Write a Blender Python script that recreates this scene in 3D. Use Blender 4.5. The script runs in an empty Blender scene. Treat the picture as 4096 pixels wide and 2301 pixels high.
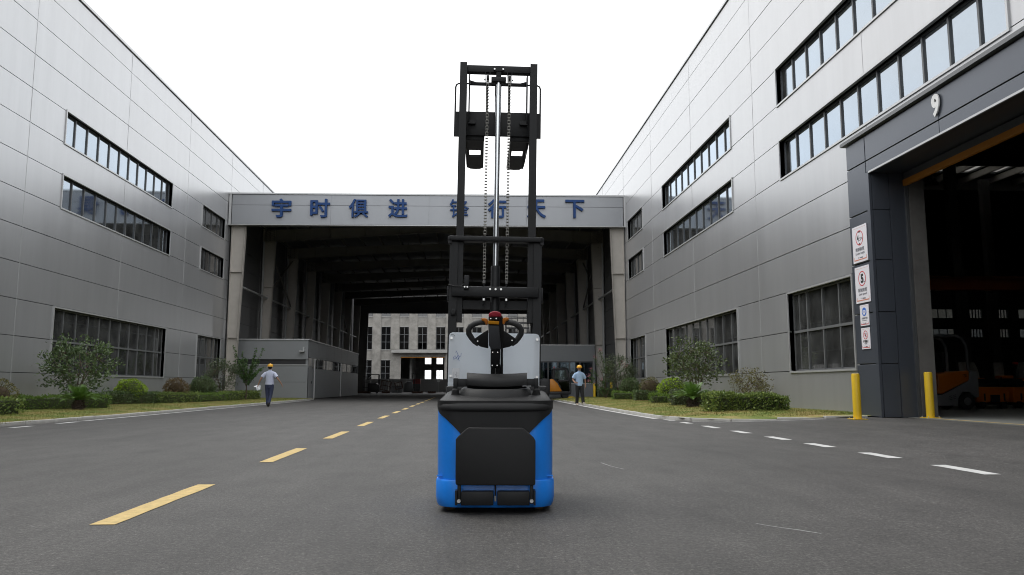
import bpy, bmesh, math, random
from mathutils import Vector, Matrix, Euler
random.seed(11)
SC = bpy.context.scene
COL = SC.collection
R = math.radians

# ------------------------------------------------------------------ camera, sky, sun, exposure
cam_d = bpy.data.cameras.new('camera'); cam_d.sensor_width = 36; cam_d.lens = 28
cam_d.clip_start = 0.05; cam_d.clip_end = 3000
cam = bpy.data.objects.new('camera', cam_d); COL.objects.link(cam)
cam.location = (0, 0, 0.84)
cam.rotation_euler = (R(90 + 7.058), 0, R(-3.176))
SC.camera = cam

SUN_EL, SUN_AZ = 58, -58            # azimuth from +Y, negative = towards -X
W = bpy.data.worlds.new('World'); SC.world = W; W.use_nodes = True
nt = W.node_tree; nt.nodes.clear()
def N(t, **kw):
    n = nt.nodes.new(t)
    for k, v in kw.items(): setattr(n, k, v)
    return n
sky = N('ShaderNodeTexSky', sky_type='NISHITA', sun_disc=False)
sky.sun_elevation = R(SUN_EL); sky.sun_rotation = R(SUN_AZ); sky.air_density = 1.0; sky.dust_density = 4.0
hsv = N('ShaderNodeHueSaturation'); hsv.inputs['Saturation'].default_value = 0.35
nt.links.new(sky.outputs[0], hsv.inputs['Color'])
tc = N('ShaderNodeTexCoord'); mp = N('ShaderNodeMapping'); mp.inputs['Scale'].default_value = (1, 1, 2.2)
nz = N('ShaderNodeTexNoise'); nz.inputs['Scale'].default_value = 2.6; nz.inputs['Detail'].default_value = 5
nt.links.new(tc.outputs['Generated'], mp.inputs[0]); nt.links.new(mp.outputs[0], nz.inputs['Vector'])
cr = N('ShaderNodeValToRGB')
cr.color_ramp.elements[0].position = 0.30; cr.color_ramp.elements[0].color = (0.86, 0.93, 1.0, 1)
cr.color_ramp.elements[1].position = 0.62; cr.color_ramp.elements[1].color = (1.0, 1.0, 1.0, 1)
nt.links.new(nz.outputs[0], cr.inputs[0])
cl = N('ShaderNodeMix', data_type='RGBA', blend_type='MULTIPLY'); cl.inputs[0].default_value = 1
cl.inputs[7].default_value = (13.5, 13.4, 13.25, 1)
nt.links.new(cr.outputs[0], cl.inputs[6])
mx = N('ShaderNodeMix', data_type='RGBA'); mx.inputs[0].default_value = 0.88       # cloud cover
nt.links.new(hsv.outputs[0], mx.inputs[6]); nt.links.new(cl.outputs[2], mx.inputs[7])
bg = N('ShaderNodeBackground'); bg.inputs['Strength'].default_value = 0.15
nt.links.new(mx.outputs[2], bg.inputs['Color'])
out = N('ShaderNodeOutputWorld'); nt.links.new(bg.outputs[0], out.inputs[0])

sun_d = bpy.data.lights.new('sun', 'SUN'); sun_d.energy = 1.3; sun_d.angle = R(28); sun_d.color = (1, 0.97, 0.93)
sun = bpy.data.objects.new('sun', sun_d); COL.objects.link(sun)
sv = Vector((math.sin(R(SUN_AZ)) * math.cos(R(SUN_EL)), math.cos(R(SUN_AZ)) * math.cos(R(SUN_EL)), math.sin(R(SUN_EL))))
sun.rotation_euler = sv.to_track_quat('Z', 'Y').to_euler()

SC.view_settings.view_transform = 'Standard'; SC.view_settings.look = 'None'
SC.view_settings.exposure = 0.0; SC.view_settings.gamma = 1; SC.view_settings.use_curve_mapping = False
SC.render.engine = 'CYCLES'
SC.cycles.use_denoising = True; SC.cycles.max_bounces = 5; SC.cycles.diffuse_bounces = 2; SC.cycles.glossy_bounces = 3
SC.cycles.filter_width = 1.05
SC.cycles.use_adaptive_sampling = True; SC.cycles.adaptive_threshold = 0.02
SC.cycles.transparent_max_bounces = 8; SC.cycles.caustics_reflective = False; SC.cycles.caustics_refractive = False

# ------------------------------------------------------------------ materials
MATS = {}
def M(name, col, rough=0.6, metal=0.0, spec=0.5, var=0.0, vscale=6.0, bump=0.0, bscale=60.0, coat=0.0, world=False, stretch=(1, 1, 1), rvar=0.0):
    m = bpy.data.materials.new(name); m.use_nodes = True
    t = m.node_tree; p = t.nodes['Principled BSDF']
    p.inputs['Base Color'].default_value = (*col, 1); p.inputs['Roughness'].default_value = rough
    p.inputs['Metallic'].default_value = metal; p.inputs['Specular IOR Level'].default_value = spec
    p.inputs['Coat Weight'].default_value = coat; p.inputs['Coat Roughness'].default_value = 0.15
    if var or bump or rvar:
        if world:
            g = t.nodes.new('ShaderNodeNewGeometry'); src = g.outputs['Position']
        else:
            g = t.nodes.new('ShaderNodeTexCoord'); src = g.outputs['Object']
        mpn = t.nodes.new('ShaderNodeMapping'); mpn.inputs['Scale'].default_value = stretch
        t.links.new(src, mpn.inputs[0])
    if var or rvar:
        n = t.nodes.new('ShaderNodeTexNoise'); n.inputs['Scale'].default_value = vscale; n.inputs['Detail'].default_value = 6
        n.inputs['Roughness'].default_value = 0.65
        t.links.new(mpn.outputs[0], n.inputs['Vector'])
    if var:
        mr = t.nodes.new('ShaderNodeMapRange'); mr.inputs[1].default_value = 0.25; mr.inputs[2].default_value = 0.75
        mr.inputs[3].default_value = 1 - var; mr.inputs[4].default_value = 1 + var
        t.links.new(n.outputs[0], mr.inputs[0])
        mm = t.nodes.new('ShaderNodeMix'); mm.data_type = 'RGBA'; mm.blend_type = 'MULTIPLY'; mm.inputs[0].default_value = 1
        mm.inputs[6].default_value = (*col, 1); t.links.new(mr.outputs[0], mm.inputs[7])
        t.links.new(mm.outputs[2], p.inputs['Base Color'])
    if rvar:
        mr2 = t.nodes.new('ShaderNodeMapRange'); mr2.inputs[3].default_value = rough - rvar; mr2.inputs[4].default_value = rough + rvar
        t.links.new(n.outputs[0], mr2.inputs[0]); t.links.new(mr2.outputs[0], p.inputs['Roughness'])
    if bump:
        b = t.nodes.new('ShaderNodeTexNoise'); b.inputs['Scale'].default_value = bscale; b.inputs['Detail'].default_value = 4
        t.links.new(mpn.outputs[0], b.inputs['Vector'])
        bn = t.nodes.new('ShaderNodeBump'); bn.inputs['Strength'].default_value = bump; bn.inputs['Distance'].default_value = 0.01
        t.links.new(b.outputs[0], bn.inputs['Height']); t.links.new(bn.outputs[0], p.inputs['Normal'])
    MATS[name] = m
    return m
def glass_mat(name, tint=(0.35, 0.4, 0.42), base=0.3, rough=0.02, gl=(1, 1, 1), dust=0.0):
    m = bpy.data.materials.new(name); m.use_nodes = True; t = m.node_tree; t.nodes.clear()
    o = t.nodes.new('ShaderNodeOutputMaterial'); mxs = t.nodes.new('ShaderNodeMixShader')
    tr = t.nodes.new('ShaderNodeBsdfTransparent'); tr.inputs[0].default_value = (*tint, 1)
    g = t.nodes.new('ShaderNodeBsdfGlossy'); g.inputs['Roughness'].default_value = rough; g.inputs['Color'].default_value = (*gl, 1)
    fr = t.nodes.new('ShaderNodeFresnel'); fr.inputs[0].default_value = 1.5
    ad = t.nodes.new('ShaderNodeMath'); ad.operation = 'ADD'; ad.use_clamp = True; ad.inputs[1].default_value = base
    t.links.new(fr.outputs[0], ad.inputs[0]); t.links.new(ad.outputs[0], mxs.inputs[0])
    t.links.new(tr.outputs[0], mxs.inputs[1]); t.links.new(g.outputs[0], mxs.inputs[2]); t.links.new(mxs.outputs[0], o.inputs[0])
    if dust:
        df = t.nodes.new('ShaderNodeBsdfDiffuse'); df.inputs[0].default_value = (0.42, 0.43, 0.43, 1); m2 = t.nodes.new('ShaderNodeMixShader')
        gp = t.nodes.new('ShaderNodeNewGeometry'); nn = t.nodes.new('ShaderNodeTexNoise'); nn.inputs['Scale'].default_value = 1.6; nn.inputs['Detail'].default_value = 5
        t.links.new(gp.outputs['Position'], nn.inputs['Vector']); mr = t.nodes.new('ShaderNodeMapRange'); mr.inputs[1].default_value = 0.3; mr.inputs[2].default_value = 0.75; mr.inputs[3].default_value = dust * 0.4; mr.inputs[4].default_value = dust * 1.7
        t.links.new(nn.outputs[0], mr.inputs[0]); t.links.new(mr.outputs[0], m2.inputs[0]); t.links.new(mxs.outputs[0], m2.inputs[1]); t.links.new(df.outputs[0], m2.inputs[2]); t.links.new(m2.outputs[0], o.inputs[0])
    MATS[name] = m; return m
def translucent_mat(name, col, mix=0.5, transp=0.0):
    m = bpy.data.materials.new(name); m.use_nodes = True; t = m.node_tree; t.nodes.clear()
    o = t.nodes.new('ShaderNodeOutputMaterial')
    d = t.nodes.new('ShaderNodeBsdfDiffuse'); d.inputs[0].default_value = (*col, 1)
    tl = t.nodes.new('ShaderNodeBsdfTranslucent'); tl.inputs[0].default_value = (*col, 1)
    a = t.nodes.new('ShaderNodeMixShader'); a.inputs[0].default_value = mix
    t.links.new(d.outputs[0], a.inputs[1]); t.links.new(tl.outputs[0], a.inputs[2])
    gl = t.nodes.new('ShaderNodeBsdfGlossy'); gl.inputs['Roughness'].default_value = 0.25
    b = t.nodes.new('ShaderNodeMixShader'); b.inputs[0].default_value = 0.06
    t.links.new(a.outputs[0], b.inputs[1]); t.links.new(gl.outputs[0], b.inputs[2])
    t.links.new(b.outputs[0], o.inputs[0]); MATS[name] = m; return m

# ------------------------------------------------------------------ mesh helpers
class MB:
    def __init__(s): s.v = []; s.f = []
    def add(s, vs, fs):
        n = len(s.v); s.v += [tuple(v) for v in vs]; s.f += [tuple(i + n for i in f) for f in fs]; return s
    def box(s, x0, x1, y0, y1, z0, z1):
        return s.add([(x0, y0, z0), (x1, y0, z0), (x1, y1, z0), (x0, y1, z0), (x0, y0, z1), (x1, y0, z1), (x1, y1, z1), (x0, y1, z1)],
                     [(0, 3, 2, 1), (4, 5, 6, 7), (0, 1, 5, 4), (1, 2, 6, 5), (2, 3, 7, 6), (3, 0, 4, 7)])
    def bar(s, p0, p1, w, h, up=(0, 0, 1)):
        p0, p1 = Vector(p0), Vector(p1); d = (p1 - p0).normalized(); u = Vector(up)
        if abs(d.dot(u)) > 0.99: u = Vector((0, 1, 0))
        a = d.cross(u).normalized() * w / 2; b = a.cross(d).normalized() * h / 2
        vs = [p + sa * a + sb * b for p in (p0, p1) for sa, sb in ((-1, -1), (1, -1), (1, 1), (-1, 1))]
        return s.add(vs, [(0, 1, 2, 3), (7, 6, 5, 4), (0, 4, 5, 1), (1, 5, 6, 2), (2, 6, 7, 3), (3, 7, 4, 0)])
    def tube(s, pts, r, n=8, closed=False, cap=True, ry=None):
        pts = [Vector(p) for p in pts]; k = len(pts)
        rs = r if isinstance(r, (list, tuple)) else [r] * k
        vs = []; prev = None
        for i, p in enumerate(pts):
            if closed: d = pts[(i + 1) % k] - pts[i - 1]
            else: d = pts[min(i + 1, k - 1)] - pts[max(i - 1, 0)]
            d.normalize()
            if prev is None:
                a = d.cross(Vector((0, 0, 1)) if abs(d.z) < 0.9 else Vector((0, 1, 0))).normalized()
            else:
                a = (prev - d * prev.dot(d)).normalized()
            prev = a; b = d.cross(a)
            for j in range(n):
                t = 2 * math.pi * j / n
                vs.append(p + a * math.cos(t) * rs[i] + b * math.sin(t) * (rs[i] if ry is None else ry[i]))
        fs = []
        m = k if closed else k - 1
        for i in range(m):
            for j in range(n):
                a0 = i * n + j; a1 = i * n + (j + 1) % n; b0 = ((i + 1) % k) * n + j; b1 = ((i + 1) % k) * n + (j + 1) % n
                fs.append((a0, a1, b1, b0))
        if cap and not closed:
            fs.append(tuple(range(n - 1, -1, -1))); fs.append(tuple(range((k - 1) * n, k * n)))
        return s.add(vs, fs)
    def cyl(s, p0, p1, r0, r1=None, n=12): return s.tube([p0, p1], [r0, r0 if r1 is None else r1], n)
    def prism(s, poly, axis, a, b):
        def pt(u, v, w): return {'x': (w, u, v), 'y': (u, w, v), 'z': (u, v, w)}[axis]
        n = len(poly)
        vs = [pt(u, v, a) for u, v in poly] + [pt(u, v, b) for u, v in poly]
        fs = [tuple(range(n)), tuple(range(2 * n - 1, n - 1, -1))] + [(i, i + n, (i + 1) % n + n, (i + 1) % n) for i in range(n)]
        return s.add(vs, fs)
    def lathe(s, prof, c=(0, 0, 0), n=16, axis='z'):
        vs = []
        for r, z in prof:
            for j in range(n):
                t = 2 * math.pi * j / n; x, y = r * math.cos(t), r * math.sin(t)
                q = {'z': (x, y, z), 'x': (z, x, y), 'y': (x, z, y)}[axis]
                vs.append((q[0] + c[0], q[1] + c[1], q[2] + c[2]))
        fs = [(i * n + j, i * n + (j + 1) % n, (i + 1) * n + (j + 1) % n, (i + 1) * n + j) for i in range(len(prof) - 1) for j in range(n)]
        fs += [tuple(range(n - 1, -1, -1)), tuple(range((len(prof) - 1) * n, len(prof) * n))]
        return s.add(vs, fs)
    def loft(s, rings, cap=True):
        n = len(rings[0]); vs = [p for r in rings for p in r]
        fs = [(i * n + j, i * n + (j + 1) % n, (i + 1) * n + (j + 1) % n, (i + 1) * n + j) for i in range(len(rings) - 1) for j in range(n)]
        if cap: fs += [tuple(range(n - 1, -1, -1)), tuple(range((len(rings) - 1) * n, len(rings) * n))]
        return s.add(vs, fs)
    def sphere(s, c, rx, ry, rz, n=14, m=9):
        prof = []
        rings = []
        for i in range(1, m):
            t = math.pi * i / m
            rings.append([(c[0] + rx * math.sin(t) * math.cos(2 * math.pi * j / n), c[1] + ry * math.sin(t) * math.sin(2 * math.pi * j / n), c[2] - rz * math.cos(t)) for j in range(n)])
        return s.loft(rings)
    def xf(s, mat):
        s.v = [tuple(mat @ Vector(v)) for v in s.v]; return s
    def mesh(s, name, mat=None, bevel=0, seg=2, smooth=False, angle=35, raw=False):
        me = bpy.data.meshes.new(name); me.from_pydata(s.v, [], s.f)
        if not raw:
            bm = bmesh.new(); bm.from_mesh(me)
            bmesh.ops.recalc_face_normals(bm, faces=bm.faces)
            if bevel:
                es = [e for e in bm.edges if len(e.link_faces) == 2 and e.calc_face_angle(0) > R(28)]
                bmesh.ops.bevel(bm, geom=es, offset=bevel, segments=seg, affect='EDGES', profile=0.5, clamp_overlap=True)
            bm.to_mesh(me); bm.free()
        if mat:
            for x in (mat if isinstance(mat, (list, tuple)) else [mat]): me.materials.append(MATS[x] if isinstance(x, str) else x)
        if smooth or bevel:
            me.polygons.foreach_set('use_smooth', [True] * len(me.polygons))
            me.set_sharp_from_angle(angle=R(angle))
        me.update(); return me
    def build(s, name, mat, parent=None, **kw):
        return link(name, s.mesh(name, mat, **kw), parent)
def link(name, me, parent=None, loc=None, rot=None):
    o = bpy.data.objects.new(name, me); COL.objects.link(o)
    if parent: o.parent = parent
    if loc: o.location = loc
    if rot: o.rotation_euler = rot
    return o
def box(name, mat, parent, x0, x1, y0, y1, z0, z1, **kw): return MB().box(x0, x1, y0, y1, z0, z1).build(name, mat, parent, **kw)
def tag(o, label=None, cat=None, group=None, kind=None):
    if label: o['label'] = label
    if cat: o['category'] = cat
    if group: o['group'] = group
    if kind: o['kind'] = kind
    return o
def thing(name, label, cat, loc=(0, 0, 0), rz=0, group=None):
    o = bpy.data.objects.new(name, None); COL.objects.link(o); o.empty_display_size = 0.1
    o.location = loc; o.rotation_euler = (0, 0, rz); return tag(o, label, cat, group)
def smooth(a, b, x):
    t = max(0, min(1, (x - a) / (b - a))); return t * t * (3 - 2 * t)
def text_mesh(body, extrude=0.02, offset=0.0):
    fc = bpy.data.curves.new('lettering', 'FONT'); fc.body = body; fc.extrude = extrude; fc.offset = offset; fc.resolution_u = 3
    o = bpy.data.objects.new('lettering', fc); COL.objects.link(o); bpy.context.view_layer.update()
    me = bpy.data.meshes.new_from_object(o.evaluated_get(bpy.context.evaluated_depsgraph_get()))
    bpy.data.objects.remove(o); bpy.data.curves.remove(fc)
    xs = [v.co.x for v in me.vertices]; ys = [v.co.y for v in me.vertices]
    return me, (min(xs), max(xs), min(ys), max(ys))
def text_obj(name, body, mat, parent, c, w, h, facing='-y', extrude=0.02, offset=0.0):
    """lettering scaled to w x h metres, centred at c, front facing -y or -x"""
    me, (a, b, d, e) = text_mesh(body, 1.0, offset)
    fx = w / (b - a); fy = h / (e - d) if h else fx
    for v in me.vertices:
        x = (v.co.x - (a + b) / 2) * fx; y = (v.co.y - (d + e) / 2) * fy; z = v.co.z * extrude
        if facing == '-y': v.co = (x, -z, y)
        else: v.co = (-z, -x, y)          # facing -x: reading direction runs towards -y
    me.materials.clear(); me.materials.append(MATS[mat])
    o = link(name, me, parent); o.location = c
    return o

# base colours
M('jamb', (0.13, 0.125, 0.118), 0.9, var=0.25, vscale=2, world=True)
M('panel', (0.455, 0.458, 0.468), 0.32, metal=0.54, var=0.07, vscale=1.7, world=True, stretch=(1, 1, 0.12), rvar=0.05)
M('panel_shaded', (0.10, 0.102, 0.105), 0.5, metal=0.2, var=0.06, vscale=0.9, world=True)  # wall panel darkened in colour to paint the shade under the canopy
M('panel_dark', (0.085, 0.095, 0.115), 0.30, metal=0.35, var=0.06, vscale=1.1, world=True, stretch=(1, 1, 0.25), rvar=0.05)
M('trim', (0.48, 0.485, 0.49), 0.38, metal=0.4, var=0.08, vscale=3, world=True)
M('joint', (0.03, 0.03, 0.032), 0.8)
M('dark_int', (0.05, 0.05, 0.052), 0.9)
M('frame_dark', (0.10, 0.105, 0.11), 0.45, metal=0.3)
M('frame_grey', (0.15, 0.155, 0.16), 0.5, metal=0.2)
M('fascia', (0.30, 0.31, 0.33), 0.4, metal=0.3, var=0.04, vscale=0.9, world=True, stretch=(1, 1, 0.3))
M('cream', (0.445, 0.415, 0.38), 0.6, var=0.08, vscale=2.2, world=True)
M('cream_shaded', (0.20, 0.19, 0.175), 0.7, var=0.1, vscale=2.2, world=True)  # frame cream with roof shade put into the colour, for rafters, purlins, braces
M('steel_dark', (0.10, 0.098, 0.095), 0.7, var=0.1, vscale=3, world=True)
M('roof_sheet', (0.14, 0.145, 0.15), 0.6, metal=0.2)
M('pipe', (0.42, 0.43, 0.43), 0.5)
M('concrete', (0.275, 0.262, 0.242), 0.9, var=0.34, vscale=1.1, world=True, bump=0.3, bscale=9)
M('concrete_lt', (0.35, 0.345, 0.33), 0.9, var=0.2, vscale=2, world=True)
M('concrete_dk', (0.27, 0.265, 0.255), 0.9, var=0.3, vscale=1.6, world=True)
M('lowwall', (0.30, 0.305, 0.31), 0.6, var=0.05, vscale=1.2, world=True)
M('sign_blue', (0.024, 0.060, 0.175), 0.7, spec=0.2)
M('white', (0.75, 0.75, 0.74), 0.5)
M('sign_white', (0.78, 0.76, 0.80), 0.4)
M('red', (0.55, 0.025, 0.03), 0.45)
M('rust_line', (0.62, 0.22, 0.13), 0.6)
M('ink', (0.02, 0.02, 0.022), 0.5)
M('ink_grey', (0.16, 0.16, 0.18), 0.5)
M('safety_blue', (0.03, 0.16, 0.60), 0.45)
M('yellow', (0.72, 0.47, 0.02), 0.42, var=0.06, vscale=7)
M('road_yellow', (0.52, 0.385, 0.165), 0.85, var=0.24, vscale=16, world=True, bump=0.5, bscale=90)
M('road_white', (0.52, 0.52, 0.51), 0.85, var=0.26, vscale=9, world=True, bump=0.4, bscale=90)
M('kerb', (0.41, 0.40, 0.375), 0.9, var=0.2, vscale=5, world=True)
M('floor', (0.16, 0.165, 0.155), 0.55, var=0.12, vscale=0.8, world=True)
glass_mat('glass', (0.30, 0.34, 0.36), 0.34, 0.05, (0.76, 0.86, 0.97), dust=0.07)
glass_mat('glass_low', (0.22, 0.25, 0.27), 0.06, 0.03, dust=0.09)
glass_mat('glass_clear', (0.42, 0.44, 0.44), 0.02, 0.03, dust=0.05)
glass_mat('glass_blue', (0.25, 0.36, 0.42), 0.12, 0.03, (0.75, 0.9, 1.0))
glass_mat('glass_dark', (0.05, 0.055, 0.06), 0.05, 0.05)
translucent_mat('skylight', (0.07, 0.07, 0.067), 0.7)
translucent_mat('skylight_hall', (0.48, 0.48, 0.46), 0.75)
# ------------------------------------------------------------------ ground, lawns, kerbs, markings
def gz(x, y): return 0.145 * smooth(5.0, 9.0, x) * (1 - smooth(46, 56, y))
def asphalt():
    m = bpy.data.materials.new('asphalt'); m.use_nodes = True; t = m.node_tree; p = t.nodes['Principled BSDF']
    g = t.nodes.new('ShaderNodeNewGeometry')
    def noise(scale, detail=6, rough=0.6, sx=(1, 1, 1)):
        mpn = t.nodes.new('ShaderNodeMapping'); mpn.inputs['Scale'].default_value = sx; t.links.new(g.outputs['Position'], mpn.inputs[0])
        n = t.nodes.new('ShaderNodeTexNoise'); n.inputs['Scale'].default_value = scale; n.inputs['Detail'].default_value = detail
        n.inputs['Roughness'].default_value = rough; t.links.new(mpn.outputs[0], n.inputs['Vector']); return n.outputs[0]
    def ramp(src, stops):
        r = t.nodes.new('ShaderNodeValToRGB'); e = r.color_ramp.elements
        while len(e) < len(stops): e.new(0.5)
        for i, (pos, c) in enumerate(stops): e[i].position = pos; e[i].color = (c, c, c, 1) if not isinstance(c, tuple) else (*c, 1)
        t.links.new(src, r.inputs[0]); return r.outputs[0]
    def mul(a, b):
        x = t.nodes.new('ShaderNodeMix'); x.data_type = 'RGBA'; x.blend_type = 'MULTIPLY'; x.inputs[0].default_value = 1
        t.links.new(a, x.inputs[6]); t.links.new(b, x.inputs[7]); return x.outputs[2]
    big = ramp(noise(0.35, 5, 0.6, (1, 0.45, 1)), [(0.3, (0.048, 0.0455, 0.0428)), (0.7, (0.070, 0.0665, 0.0628))])
    mid = ramp(noise(2.1, 6, 0.7, (1, 0.5, 1)), [(0.28, 0.66), (0.5, 1.0), (0.72, 1.22)])
    fine = ramp(noise(85, 3, 0.85), [(0.30, 0.30), (0.5, 0.95), (0.62, 1.3), (0.74, 2.6)])
    v = t.nodes.new('ShaderNodeTexVoronoi'); v.inputs['Scale'].default_value = 70; t.links.new(g.outputs['Position'], v.inputs['Vector'])
    speck = ramp(v.outputs['Distance'], [(0.0, 1.5), (0.10, 1.06), (0.5, 0.95)])
    crack = ramp(noise(5.5, 8, 0.75, (1, 0.35, 1)), [(0.0, 0.72), (0.30, 0.80), (0.36, 1.0), (0.66, 1.0), (0.72, 1.18)])
    med = ramp(noise(26, 5, 0.85), [(0.30, 0.48), (0.5, 0.96), (0.70, 1.62)])
    gr2 = ramp(noise(48, 2, 0.9), [(0.32, 0.50), (0.5, 0.95), (0.60, 1.15), (0.68, 1.9)])
    tyre = ramp(noise(1.0, 5, 0.6, (2.4, 0.10, 1)), [(0.30, 0.84), (0.5, 1.0), (0.70, 1.14)])
    stain = ramp(noise(0.9, 7, 0.7, (1, 0.8, 1)), [(0.0, 0.70), (0.33, 0.82), (0.42, 1.0), (0.60, 1.0), (0.70, 1.22)])
    c = mul(mul(mul(mul(mul(mul(big, mid), fine), speck), crack), med), stain)
    c = mul(mul(c, gr2), tyre)
    t.links.new(c, p.inputs['Base Color'])
    p.inputs['Roughness'].default_value = 0.72; p.inputs['Specular IOR Level'].default_value = 0.5
    bn = t.nodes.new('ShaderNodeBump'); bn.inputs['Strength'].default_value = 0.55; bn.inputs['Distance'].default_value = 0.006
    t.links.new(noise(140, 3, 0.7), bn.inputs['Height']); t.links.new(bn.outputs[0], p.inputs['Normal'])
    MATS['asphalt'] = m
asphalt()
xs = [-900, -200, -60, -20, -8, 0, 4.5] + [5 + 0.25 * i for i in range(17)] + [9.6, 12, 30, 90, 300, 900]
ys = [-300, -60, -10, 0, 5, 10, 15, 20, 25, 30, 35, 40, 44, 46, 48, 50, 52, 54, 56, 60, 80, 110, 160, 300, 800, 1500]
mb = MB()
mb.add([(x, y, gz(x, y)) for y in ys for x in xs], [(j * len(xs) + i, j * len(xs) + i + 1, (j + 1) * len(xs) + i + 1, (j + 1) * len(xs) + i) for j in range(len(ys) - 1) for i in range(len(xs) - 1)])
ground = tag(mb.build('ground', 'asphalt', smooth=True), kind='structure')

def strip(name, mat, pts, w, parent=ground, lift=0.004, rag=0.0):
    """flat painted strip following pts (centre line)"""
    vs = []
    for i, p in enumerate(pts):
        a = Vector(pts[max(i - 1, 0)]); b = Vector(pts[min(i + 1, len(pts) - 1)]); d = (b - a).normalized(); nrm = Vector((-d.y, d.x))
        for s in (-1, 1):
            q = Vector(p) + nrm * s * (w / 2 + random.uniform(-rag, rag)); vs.append((q.x, q.y, gz(q.x, q.y) + lift))
    return MB().add(vs, [(2 * i, 2 * i + 1, 2 * i + 3, 2 * i + 2) for i in range(len(pts) - 1)]).build(name, mat, parent)
def lin(a, b, n): return [(a[0] + (b[0] - a[0]) * i / n, a[1] + (b[1] - a[1]) * i / n) for i in range(n + 1)]
for k in range(14):
    y0 = 5.12 + 4.02 * k; x = -2.215 - 0.0035 * (y0 - 5)
    strip('yellow_dash', 'road_yellow', lin((x, y0), (x - 0.012, y0 + 2.0), 10), 0.152, rag=0.004)
wy = [(8.42, 7.5), (10.02, 9.25), (11.67, 10.93), (13.25, 12.45), (15.0, 14.2), (16.9, 15.95), (18.65, 17.95), (20.2, 19.5)]
for a, b in wy:
    strip('white_dash', 'road_white', lin((5.03, a), (5.02, b), 4), 0.17, rag=0.006)
for a, b in ((16.85, 17.62), (18.7, 19.66)):
    strip('white_dash', 'road_white', lin((-9.2, a), (-9.2, b), 3), 0.16, rag=0.006)
strip('edge_line', 'road_white', [(-9.26, y) for y in range(20, 49, 2)], 0.12, rag=0.01)
strip('edge_line', 'road_white', [(5.12, 47), (5.0, 42), (4.92, 36), (4.86, 31), (4.82, 27), (4.81, 23), (4.86, 20.6)], 0.14, rag=0.01)
strip('edge_line', 'road_white', [(5.3, 18.75), (5.8, 18.2), (6.8, 17.72), (7.9, 17.35)], 0.07, rag=0.006)
M('chalk', (0.24, 0.24, 0.235), 0.9, var=0.5, vscale=45, world=True)
strip('chalk_mark', 'chalk', [(1.78, 4.95), (1.86, 4.83), (1.95, 4.72), (2.03, 4.6)], 0.016, lift=0.0012, rag=0.004)
strip('chalk_mark', 'chalk', [(1.48, 8.9), (1.52, 8.5), (1.60, 8.2)], 0.02, lift=0.0012, rag=0.004)

def grass_mat():
    m = bpy.data.materials.new('grass'); m.use_nodes = True; t = m.node_tree; p = t.nodes['Principled BSDF']
    g = t.nodes.new('ShaderNodeNewGeometry')
    n = t.nodes.new('ShaderNodeTexNoise'); n.inputs['Scale'].default_value = 0.9; n.inputs['Detail'].default_value = 8; n.inputs['Roughness'].default_value = 0.72
    t.links.new(g.outputs['Position'], n.inputs['Vector'])
    r = t.nodes.new('ShaderNodeValToRGB'); e = r.color_ramp.elements
    for i, (pos, c) in enumerate([(0.30, (0.086, 0.142, 0.028)), (0.47, (0.163, 0.185, 0.047)), (0.565, (0.292, 0.237, 0.086)), (0.71, (0.361, 0.258, 0.120))]):
        if i > 1: e.new(0.5)
        e[i].position = pos; e[i].color = (*c, 1)
    t.links.new(n.outputs[0], r.inputs[0])
    f = t.nodes.new('ShaderNodeTexNoise'); f.inputs['Scale'].default_value = 35; t.links.new(g.outputs['Position'], f.inputs['Vector'])
    mr = t.nodes.new('ShaderNodeMapRange'); mr.inputs[1].default_value = 0.3; mr.inputs[2].default_value = 0.7; mr.inputs[3].default_value = 0.6; mr.inputs[4].default_value = 1.35
    t.links.new(f.outputs[0], mr.inputs[0])
    x = t.nodes.new('ShaderNodeMix'); x.data_type = 'RGBA'; x.blend_type = 'MULTIPLY'; x.inputs[0].default_value = 1
    t.links.new(r.outputs[0], x.inputs[6]); t.links.new(mr.outputs[0], x.inputs[7]); t.links.new(x.outputs[2], p.inputs['Base Color'])
    p.inputs['Roughness'].default_value = 0.9; p.inputs['Specular IOR Level'].default_value = 0.2
    MATS['grass'] = m
grass_mat()
def lgz(x, y): return 0.065 + 0.055 * smooth(-9.5, -11.0, x) if x > -11 else 0.12
def lgz(x, y): return 0.065 + 0.055 * smooth(9.5, 11.0, -x)
def front_y(x):
    pts = [(4.85, 21.5), (5.0, 20.4), (5.2, 19.3), (5.7, 18.65), (6.4, 18.2), (7.58, 17.75), (8.6, 17.5), (9.7, 17.5)]
    for (a_, b_), (c_, d_) in zip(pts, pts[1:]):
        if x <= c_: return b_ + (d_ - b_) * max(0, (x - a_)) / (c_ - a_)
    return 17.5
def rgz(x, y):
    kz = max(0.075, gz(x, y) + 0.03); d = max(0.0, min(x - 4.9, (y - front_y(x))))
    return kz + max(0, 0.2 - kz) * smooth(0.0, 2.2, d)
kerbL = [(-9.85, 15.2), (-9.75, 17.6), (-9.55, 19.5), (-9.5, 22), (-9.5, 51)]
kerbR = [(5.35, 48), (5.2, 42), (5.12, 36), (5.04, 31), (4.96, 25.2), (4.95, 22.2), (5.0, 20.4), (5.2, 19.3), (5.7, 18.65), (6.4, 18.2), (7.58, 17.75), (8.6, 17.5), (9.12, 17.75)]
wallR = [(9.65, y) for _, y in kerbR[:7]] + [(9.65, 20.2), (9.65, 19.8), (9.65, 19.4), (9.65, 19.0), (9.65, 18.6), (9.65, 18.3)]
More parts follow.
